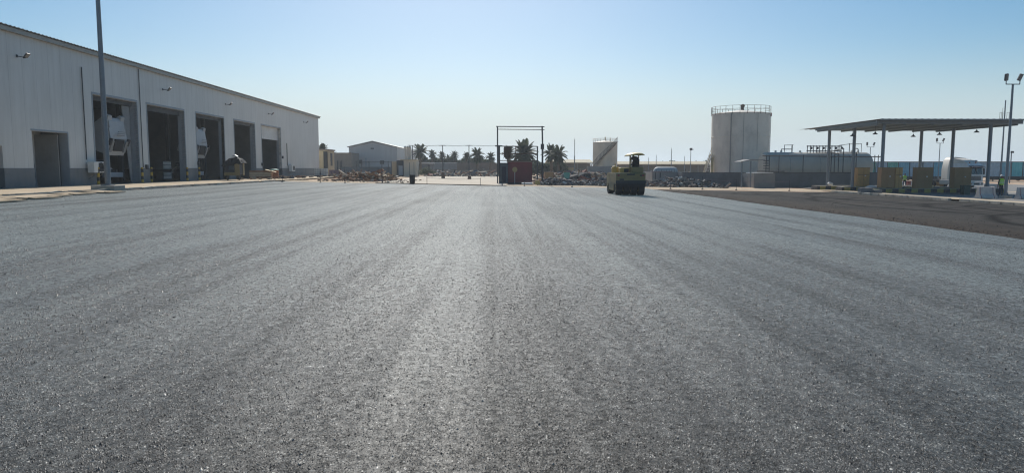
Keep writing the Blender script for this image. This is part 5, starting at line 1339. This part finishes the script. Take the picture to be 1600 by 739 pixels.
# rear side silver body next to truck (bulk tank tail)
bt = thing('bulk_trailer', 'pale tall rounded trailer front rising left of the white truck', 'trailer', (xa(1496, 87), 87, G(50, 87)), 0)
MB().prism([(-1.3, .9), (1.3, .9), (1.3, 3.3), (.9, 3.55), (-.35, 3.7), (-.8, 3.62), (-1.1, 3.3), (-1.3, 2.2)], 0, 1.2, 'y').build('shell', M['tank'], bt, True)
MB().box(-.5, .5, .3, 2.6, .6, .89).build('chassis', M['dsteel'], bt)
for s in (-1, 1):
    for y in (.9, 2.2): MB().lathe([(.1, -.14), (.48, -.14), (.5, 0), (.48, .14), (.1, .14)], 18, Matrix.Translation((s*.95, y, .5)) @ Matrix.Rotation(R(90), 4, 'Y')).build('wheel', M['black'], bt)
# clutter on forecourt
for i, (px, Yq, c, w_, h_, lab) in enumerate([(1407, 84, 'white', .35, .6, 'white plastic crate left of the far worker'), (1420, 85, 'red', .2, .65, 'red plastic box right of the far worker'), (1424.5, 86, 'white', .3, .6, 'white plastic crate right of the red box')]):
    X = xa(px, Yq); t = thing('plastic_crate', lab, 'crate', (X, Yq, G(X, Yq)+.04), 0, 'crates behind the pumps')
    MB().box(-w_, w_, -.25, .25, 0, h_, None, .02).build('body', M[c], t); MB().box(-w_-.02, w_+.02, -.27, .27, h_+.001, h_+.05).build('rim', M[c], t)
X = xa(1464, 84); t = thing('plank_stack', 'stack of orange planks behind the middle pump', 'planks', (X, 84, G(X, 84)+.04))
for k in range(4): MB().box(-.75+.05*k, .75-.02*k, -.3, .3, .16*k, .16*k+.12).build('plank', M['ochre'], t)

# ------------------------------------------------------------------ people
def skin_body(J, E, name, mat):
    me = bpy.data.meshes.new(name); keys = list(J); me.from_pydata([J[k][0] for k in keys], [(keys.index(a), keys.index(b)) for a, b in E], [])
    o = bpy.data.objects.new(name, me); COL.objects.link(o)
    s = o.modifiers.new('skin', 'SKIN'); s.use_smooth_shade = True
    for i, k in enumerate(keys):
        r = J[k][1]; me.skin_vertices[0].data[i].radius = r if isinstance(r, tuple) else (r, r)
        me.skin_vertices[0].data[i].use_root = (k == 'pelvis')
    o.modifiers.new('sub', 'SUBSURF').levels = 1
    dg = bpy.context.evaluated_depsgraph_get(); ev = o.evaluated_get(dg); m2 = bpy.data.meshes.new_from_object(ev)
    bpy.data.objects.remove(o); bm = bmesh.new(); bm.from_mesh(m2); return bm
def person(label, loc, rz, J, E, cloth_top, cloth_bot, vest=True, helmet=True, group=None, headc=None, headdir=(0, -1, 0), scale=1):
    t = thing('person', label, 'person', loc, rz, group); t.scale = (scale,)*3
    for sd in ('l', 'r'):   # fingers
        wv, hv = Vector(J['wr'+sd][0]), Vector(J['ha'+sd][0]); d = (hv-wv).normalized(); side = d.cross(Vector((1, .2, 0))).normalized(); nrm = d.cross(side)
        for i, (off, ln) in enumerate([(-.03, .07), (-.01, .08), (.01, .075), (.03, .06)]):
            a, b = 'f%s%da' % (sd, i), 'f%s%db' % (sd, i)
            p1 = hv+side*off+d*ln*.55; J[a] = (p1, .0085); J[b] = (p1+d*ln*.4+nrm*.015, .007); E += [('ha'+sd, a), (a, b)]
        p1 = wv.lerp(hv, .5)+side*-.045+d*.02; J['t%sa' % sd] = (p1, .011); J['t%sb' % sd] = (p1+d*.04-side*.01, .009); E += [('wr'+sd, 't%sa' % sd), ('t%sa' % sd, 't%sb' % sd)]
    bm = skin_body(J, E, 'body', M['skin'])
    hc = Vector(headc); hd = Vector(headdir).normalized(); q = hd.to_track_quat('-Y', 'Z').to_matrix().to_4x4(); HM = Matrix.Translation(hc) @ q
    def sp(c, s): bmesh.ops.create_uvsphere(bm, u_segments=16, v_segments=12, radius=1, matrix=HM @ Matrix.Translation(c) @ Matrix.Diagonal((*s, 1)))
    sp((0, 0, 0), (.078, .098, .118)); sp((0, -.045, -.065), (.055, .05, .055)); sp((0, -.10, -.012), (.014, .025, .024))
    for s in (-1, 1): sp((s*.08, .01, -.01), (.012, .022, .034))
    nb = len(bm.faces)
    for s in (-1, 1): sp((s*.032, -.088, .015), (.014, .012, .009))
    sp((0, -.092, -.052), (.026, .01, .007))
    me = bpy.data.meshes.new('body'); bm.faces.ensure_lookup_table()
    # material by height / limb: skin for head, neck, forearms-hands; cloth elsewhere
    neckz = J['neck'][0][2]; hands = [Vector(J['har'][0]), Vector(J['hal'][0]), Vector(J['wrr'][0]), Vector(J['wrl'][0])]; pz = J['pelvis'][0][2]; knees = [Vector(J[k][0]) for k in ('knl', 'knr', 'anl', 'anr', 'hil', 'hir')]
    feet = [Vector(J[k][0]) for k in ('anl', 'anr', 'tol', 'tor')]
    arms = [Vector(J[k][0]) for k in ('ell', 'elr', 'wrl', 'wrr')]
    def d2seg(p, a, b):
        ab = b-a; tt = max(0, min(1, (p-a).dot(ab)/ab.length_squared)); return (p-(a+ab*tt)).length
    for f in bm.faces:
        c = f.calc_center_median()
        if f.index >= nb: f.material_index = 3; continue
        if (c-hc).length < .15 or c.z > neckz+.03: f.material_index = 0
        elif min((c-h).length for h in hands) < .10 or (c-hands[0]).length < .12 or (c-hands[1]).length < .12: f.material_index = 0
        elif min((c-h).length for h in feet) < .09: f.material_index = 3
        else:
            leg = min(d2seg(c, Vector(J[a][0]), Vector(J[b][0])) for a, b in (('hil', 'knl'), ('knl', 'anl'), ('hir', 'knr'), ('knr', 'anr')))
            top = min(d2seg(c, Vector(J[a][0]), Vector(J[b][0])) for a, b in (('pelvis', 'spine'), ('spine', 'chest'), ('shl', 'ell'), ('ell', 'wrl'), ('shr', 'elr'), ('elr', 'wrr')))
            f.material_index = 2 if leg < top else 1
        f.smooth = True
    bm.to_mesh(me); bm.free()
    for mm in (M['skin'], cloth_top, cloth_bot, M['black']): me.materials.append(mm)
    o = bpy.data.objects.new('body', me); COL.objects.link(o); o.parent = t
    if vest:
        ch, sp_ = Vector(J['chest'][0]), Vector(J['spine'][0]); ax = (ch-sp_).normalized()
        m = Matrix.Translation(sp_.lerp(ch, .5)) @ ax.to_track_quat('Z', 'Y').to_matrix().to_4x4()
        if abs(ax.z) > .95: m = Matrix.Translation(sp_.lerp(ch, .5))
        v = MB(); v.lathe([(1.0, -.26), (1.03, -.1), (1.06, .08), (1.02, .18), (.62, .25)], 20, m @ Matrix.Diagonal((.205, .145, 1, 1)))
        vo = v.build('vest', M['vest'], t, True)
        v = MB()
        for z in (-.12, .02): v.lathe([(1.055, z-.025), (1.085, z), (1.055, z+.025)], 20, m @ Matrix.Diagonal((.205, .145, 1, 1)))
        v.build('reflective_band', M['silver'], vo)
    if helmet:
        v = MB(); v.lathe([(.125, .035), (.145, .03), (.11, .055), (.105, .10), (.075, .145), (.02, .165)], 18, HM); v.prism([(-.07, .035), (.07, .035), (.05, .045), (-.05, .045)], -.17, -.09, 'y', HM); v.build('helmet', M['helmet'], t, True)
    else:
        v = MB(); v.ball((0, .015, .035), .1, (.86, 1.02, 1.0)); bmesh.ops.transform(v.bm, matrix=HM, verts=v.bm.verts); bmesh.ops.bisect_plane(v.bm, geom=v.bm.verts[:]+v.bm.edges[:]+v.bm.faces[:], plane_co=HM @ Vector((0, -.03, .02)), plane_no=HM.to_3x3() @ Vector((0, -.5, 1)), clear_inner=True); v.build('hair', M['black'], t, True)
    return t
def stand(h=1.0):
    J = {'pelvis': ((0, 0, .93), (.15, .11)), 'spine': ((0, .01, 1.12), (.14, .10)), 'chest': ((0, 0, 1.34), (.165, .115)), 'neck': ((0, 0, 1.48), .055), 'head': ((0, -.01, 1.58), .06),
         'shl': ((.19, 0, 1.39), .065), 'ell': ((.25, .03, 1.12), .047), 'wrl': ((.25, -.05, .88), .032), 'hal': ((.25, -.07, .80), (.04, .02)),
         'shr': ((-.19, 0, 1.39), .065), 'elr': ((-.26, .03, 1.12), .047), 'wrr': ((-.26, -.06, .88), .032), 'har': ((-.26, -.08, .80), (.04, .02)),
         'hil': ((.10, 0, .86), .10), 'knl': ((.12, -.02, .48), .068), 'anl': ((.13, .02, .09), .045), 'tol': ((.14, -.15, .04), (.045, .035)),
         'hir': ((-.10, 0, .86), .10), 'knr': ((-.12, -.02, .48), .068), 'anr': ((-.14, .02, .09), .045), 'tor': ((-.17, -.15, .04), (.045, .035))}
    return J
EB = [('pelvis', 'spine'), ('spine', 'chest'), ('chest', 'neck'), ('neck', 'head'), ('chest', 'shl'), ('shl', 'ell'), ('ell', 'wrl'), ('wrl', 'hal'), ('chest', 'shr'), ('shr', 'elr'), ('elr', 'wrr'), ('wrr', 'har'),
      ('pelvis', 'hil'), ('hil', 'knl'), ('knl', 'anl'), ('anl', 'tol'), ('pelvis', 'hir'), ('hir', 'knr'), ('knr', 'anr'), ('anr', 'tor')]
M['dgreen'] = simple('dark_green_sleeves', (.025, .05, .04), .9)
X = xa(1565.5, 54)
person('worker in lime vest and white helmet standing by the floodlight mast', (X, 54, G(X, 54)+.07), R(10), stand(), list(EB), M['dgreen'], M['navy'], headc=(0, -.01, 1.63), scale=.97)
X = xa(1414, 82); J = stand(); J['ell'] = ((.30, -.08, 1.14), .047); J['wrl'] = ((.20, -.30, 1.10), .032); J['hal'] = ((.14, -.37, 1.12), (.04, .02))
person('far worker in green vest standing behind the pump islands', (X, 82, G(X, 82)+.04), R(-30), J, list(EB), M['dgreen'], M['navy'], headc=(0, -.01, 1.63), helmet=False, scale=.97)

# ------------------------------------------------------------------ road roller
RX, RY = 8.93, 46.6
rl = thing('road_roller', 'khaki rubber tyred road roller with sunshade on the fresh asphalt', 'road roller', (RX, RY, G(RX, RY)), 0)
# body (ballast box) rear face at y=0, heading +Y
zB = .80
mb = MB(); mb.prism([(.02, .72), (.0, 1.42), (.10, 1.50), (3.6, 1.50), (3.95, 1.30), (3.95, .62), (3.3, .55), (3.25, .75), (.9, .75)], -.98, .98, 'x'); bd_ = mb.build('body', M['khaki'], rl)
mb = MB(); mb.prism([(1.15, .30), (2.95, .30), (3.2, .748), (1.0, .748)], -.96, .96, 'x'); mb.build('ballast_box', M['khaki'], rl)
MB().box(-.99, -.982, .5, 1.5, .85, 1.40).box(-.99, -.982, 1.6, 2.6, .85, 1.40).box(-.99, -.982, 2.7, 3.5, .85, 1.35).build('side_panel', M['khaki'], rl)
for z in (.78, 1.24): MB().box(-.999, -.991, 1.52, 1.58, z, z+.08).build('hinge', M['black'], rl)
MB().box(-.25, .25, -.03, -.002, 1.34, 1.43).box(-.75, -.45, -.03, -.002, 1.0, 1.1).box(.6, .8, -.03, -.002, 1.28, 1.36).build('rear_step_plate', M['dsteel'], rl)
for s in (-1, 1): MB().box(s*.82-.07, s*.82+.07, -.04, -.002, 1.27, 1.38).build('tail_light', M['red'], rl)
# rear wheel frame
MB().box(-1.0, 1.0, -.06, -.002, .78, .98).box(-1.0, -.9, -.05, .9, .76, .79).build('rear_fender', M['dsteel'], rl)
def wheel(x, y, w_=.42):
    r = .46
    o = MB().lathe([(.22, -w_/2+.04), (r-.05, -w_/2), (r, -w_/2+.04), (r, w_/2-.04), (r-.05, w_/2), (.22, w_/2-.04)], 28, Matrix.Translation((x, y, r)) @ Matrix.Rotation(R(90), 4, 'Y')).build('wheel', M['black'], rl, True)
    MB().lathe([(.04, -w_/2+.06), (.215, -w_/2+.03), (.215, w_/2-.03), (.04, w_/2-.06)], 16, Matrix.Translation((x, y, r)) @ Matrix.Rotation(R(90), 4, 'Y')).build('rim', M['khaki_l'], o)
for x in (-.745, -.25, .25, .745): wheel(x, .46)
for x in (-.76, -.25, .26): wheel(x-.0, 3.45)
wheel(.76, 3.45)
# scraper bars with water mats behind rear wheels
MB().box(-.95, .95, -.10, -.062, .55, .78).build('scraper_mat', M['black'], rl)
# engine hood and upper works
MB().box(-.75, .75, 2.3, 3.6, 1.502, 1.85, None, .05).build('engine_hood', M['khaki'], rl)
MB().box(-.90, -.45, 1.9, 2.25, 1.502, 1.90, None, .03).build('side_box', M['khaki_l'], rl)
MB().box(-.55, .05, .9, 1.7, 1.502, 1.84, None, .03).build('tool_box', M['khaki_l'], rl)
MB().box(-.30, .02, .85, .895, 1.52, 1.76).build('dark_recess', M['dsteel'], rl)
MB().box(.12, .92, .35, 1.0, 1.502, 1.88, None, .04).build('seat_console', M['khaki'], rl)
MB().rod((-.80, 1.5, 1.5), (-.80, 1.5, 2.1), .035).rod((-.95, .4, 1.5), (-.95, .4, 1.95), .02).rod((-.95, 1.8, 1.5), (-.95, 1.8, 1.95), .02).rod((-.95, .4, 1.93), (-.95, 1.8, 1.93), .02).build('handrail', M['khaki_l'], rl)
se = MB().box(.25, .75, .9, 1.4, 1.88, 1.98, None, .04).build('seat', M['black'], rl)
MB().box(.27, .73, .82, .92, 1.98, 2.4, None, .04).build('seat_backrest', M['black'], rl)
sw = MB().rod((.45, 1.9, 1.5), (.45, 1.75, 2.2), .03).build('steering_column', M['dsteel'], rl)
MB().lathe([(.17, -.012), (.19, 0), (.17, .012), (.155, 0)], 20, Matrix.Translation((.45, 1.74, 2.21)) @ Matrix.Rotation(R(20), 4, 'X')).build('steering_wheel', M['black'], sw)
MB().rod((.07, .7, 1.5), (.07, .7, 2.70), .05).build('canopy_post', M['khaki'], rl)
MB().rod((.82, 1.6, 1.5), (.82, 1.6, 2.72), .035).build('canopy_post', M['khaki'], rl)
# sunshade: thin shell, slightly domed
mb = MB(); bmesh.ops.create_grid(mb.bm, x_segments=12, y_segments=12, size=1)
for v in mb.bm.verts:
    x, y = v.co.x, v.co.y; v.co = Vector((.42+x*.52, 1.1+y*.95, 2.84-.12*max(abs(x), abs(y))**4-.06*x*x + .03*x))
sh_ = mb.build('sunshade', M['khaki_l'], rl, True); sh_.modifiers.new('s', 'SOLIDIFY').thickness = .05
MB().box(.0, .86, .4, .46, 2.66, 2.72).box(.0, .86, 1.8, 1.86, 2.66, 2.72).build('sunshade_frame', M['dsteel'], rl)
# operator
J = {'pelvis': ((0, 0, .12), (.16, .12)), 'spine': ((.0, -.02, .30), (.15, .11)), 'chest': ((.04, -.10, .50), (.17, .12)), 'neck': ((.08, -.17, .62), .055), 'head': ((.10, -.21, .70), .06),
     'shl': ((.22, -.10, .55), .065), 'ell': ((.26, -.30, .36), .047), 'wrl': ((.16, -.52, .36), .032), 'hal': ((.13, -.59, .37), (.04, .02)),
     'shr': ((-.16, -.10, .55), .065), 'elr': ((-.22, -.28, .34), .047), 'wrr': ((-.14, -.52, .36), .032), 'har': ((-.12, -.59, .37), (.04, .02)),
     'hil': ((.10, -.06, .11), .10), 'knl': ((.14, -.48, .14), .075), 'anl': ((.14, -.50, -.26), .045), 'tol': ((.15, -.66, -.32), (.045, .035)),
     'hir': ((-.10, -.06, .11), .10), 'knr': ((-.12, -.48, .14), .075), 'anr': ((-.12, -.50, -.26), .045), 'tor': ((-.13, -.66, -.32), (.045, .035))}
person('operator in dark clothes seated on the road roller under the sunshade', (RX+.5, RY+1.12, G(RX, RY)+1.97), R(180), J, list(EB), M['navy'], M['navy'], vest=False, helmet=False, headc=(.11, -.24, .76), headdir=(.0, -1, -.15))

# ------------------------------------------------------------------ haze
if HAZE > 0:
    hz = MB().box(-2500, 2500, -250, 3500, -4, 40).build('haze', None)
    m = bpy.data.materials.new('haze'); m.use_nodes = True; nt = m.node_tree; nt.nodes.clear()
    out = nt.nodes.new('ShaderNodeOutputMaterial'); pv = nt.nodes.new('ShaderNodeVolumePrincipled')
    pv.inputs['Color'].default_value = (.84, .93, 1, 1); pv.inputs['Density'].default_value = HAZE; pv.inputs['Anisotropy'].default_value = .35
    nt.links.new(pv.outputs[0], out.inputs['Volume']); hz.data.materials.clear(); hz.data.materials.append(m)
    tag(hz, 'pale dusty haze hanging over the whole yard', 'haze', kind='stuff')
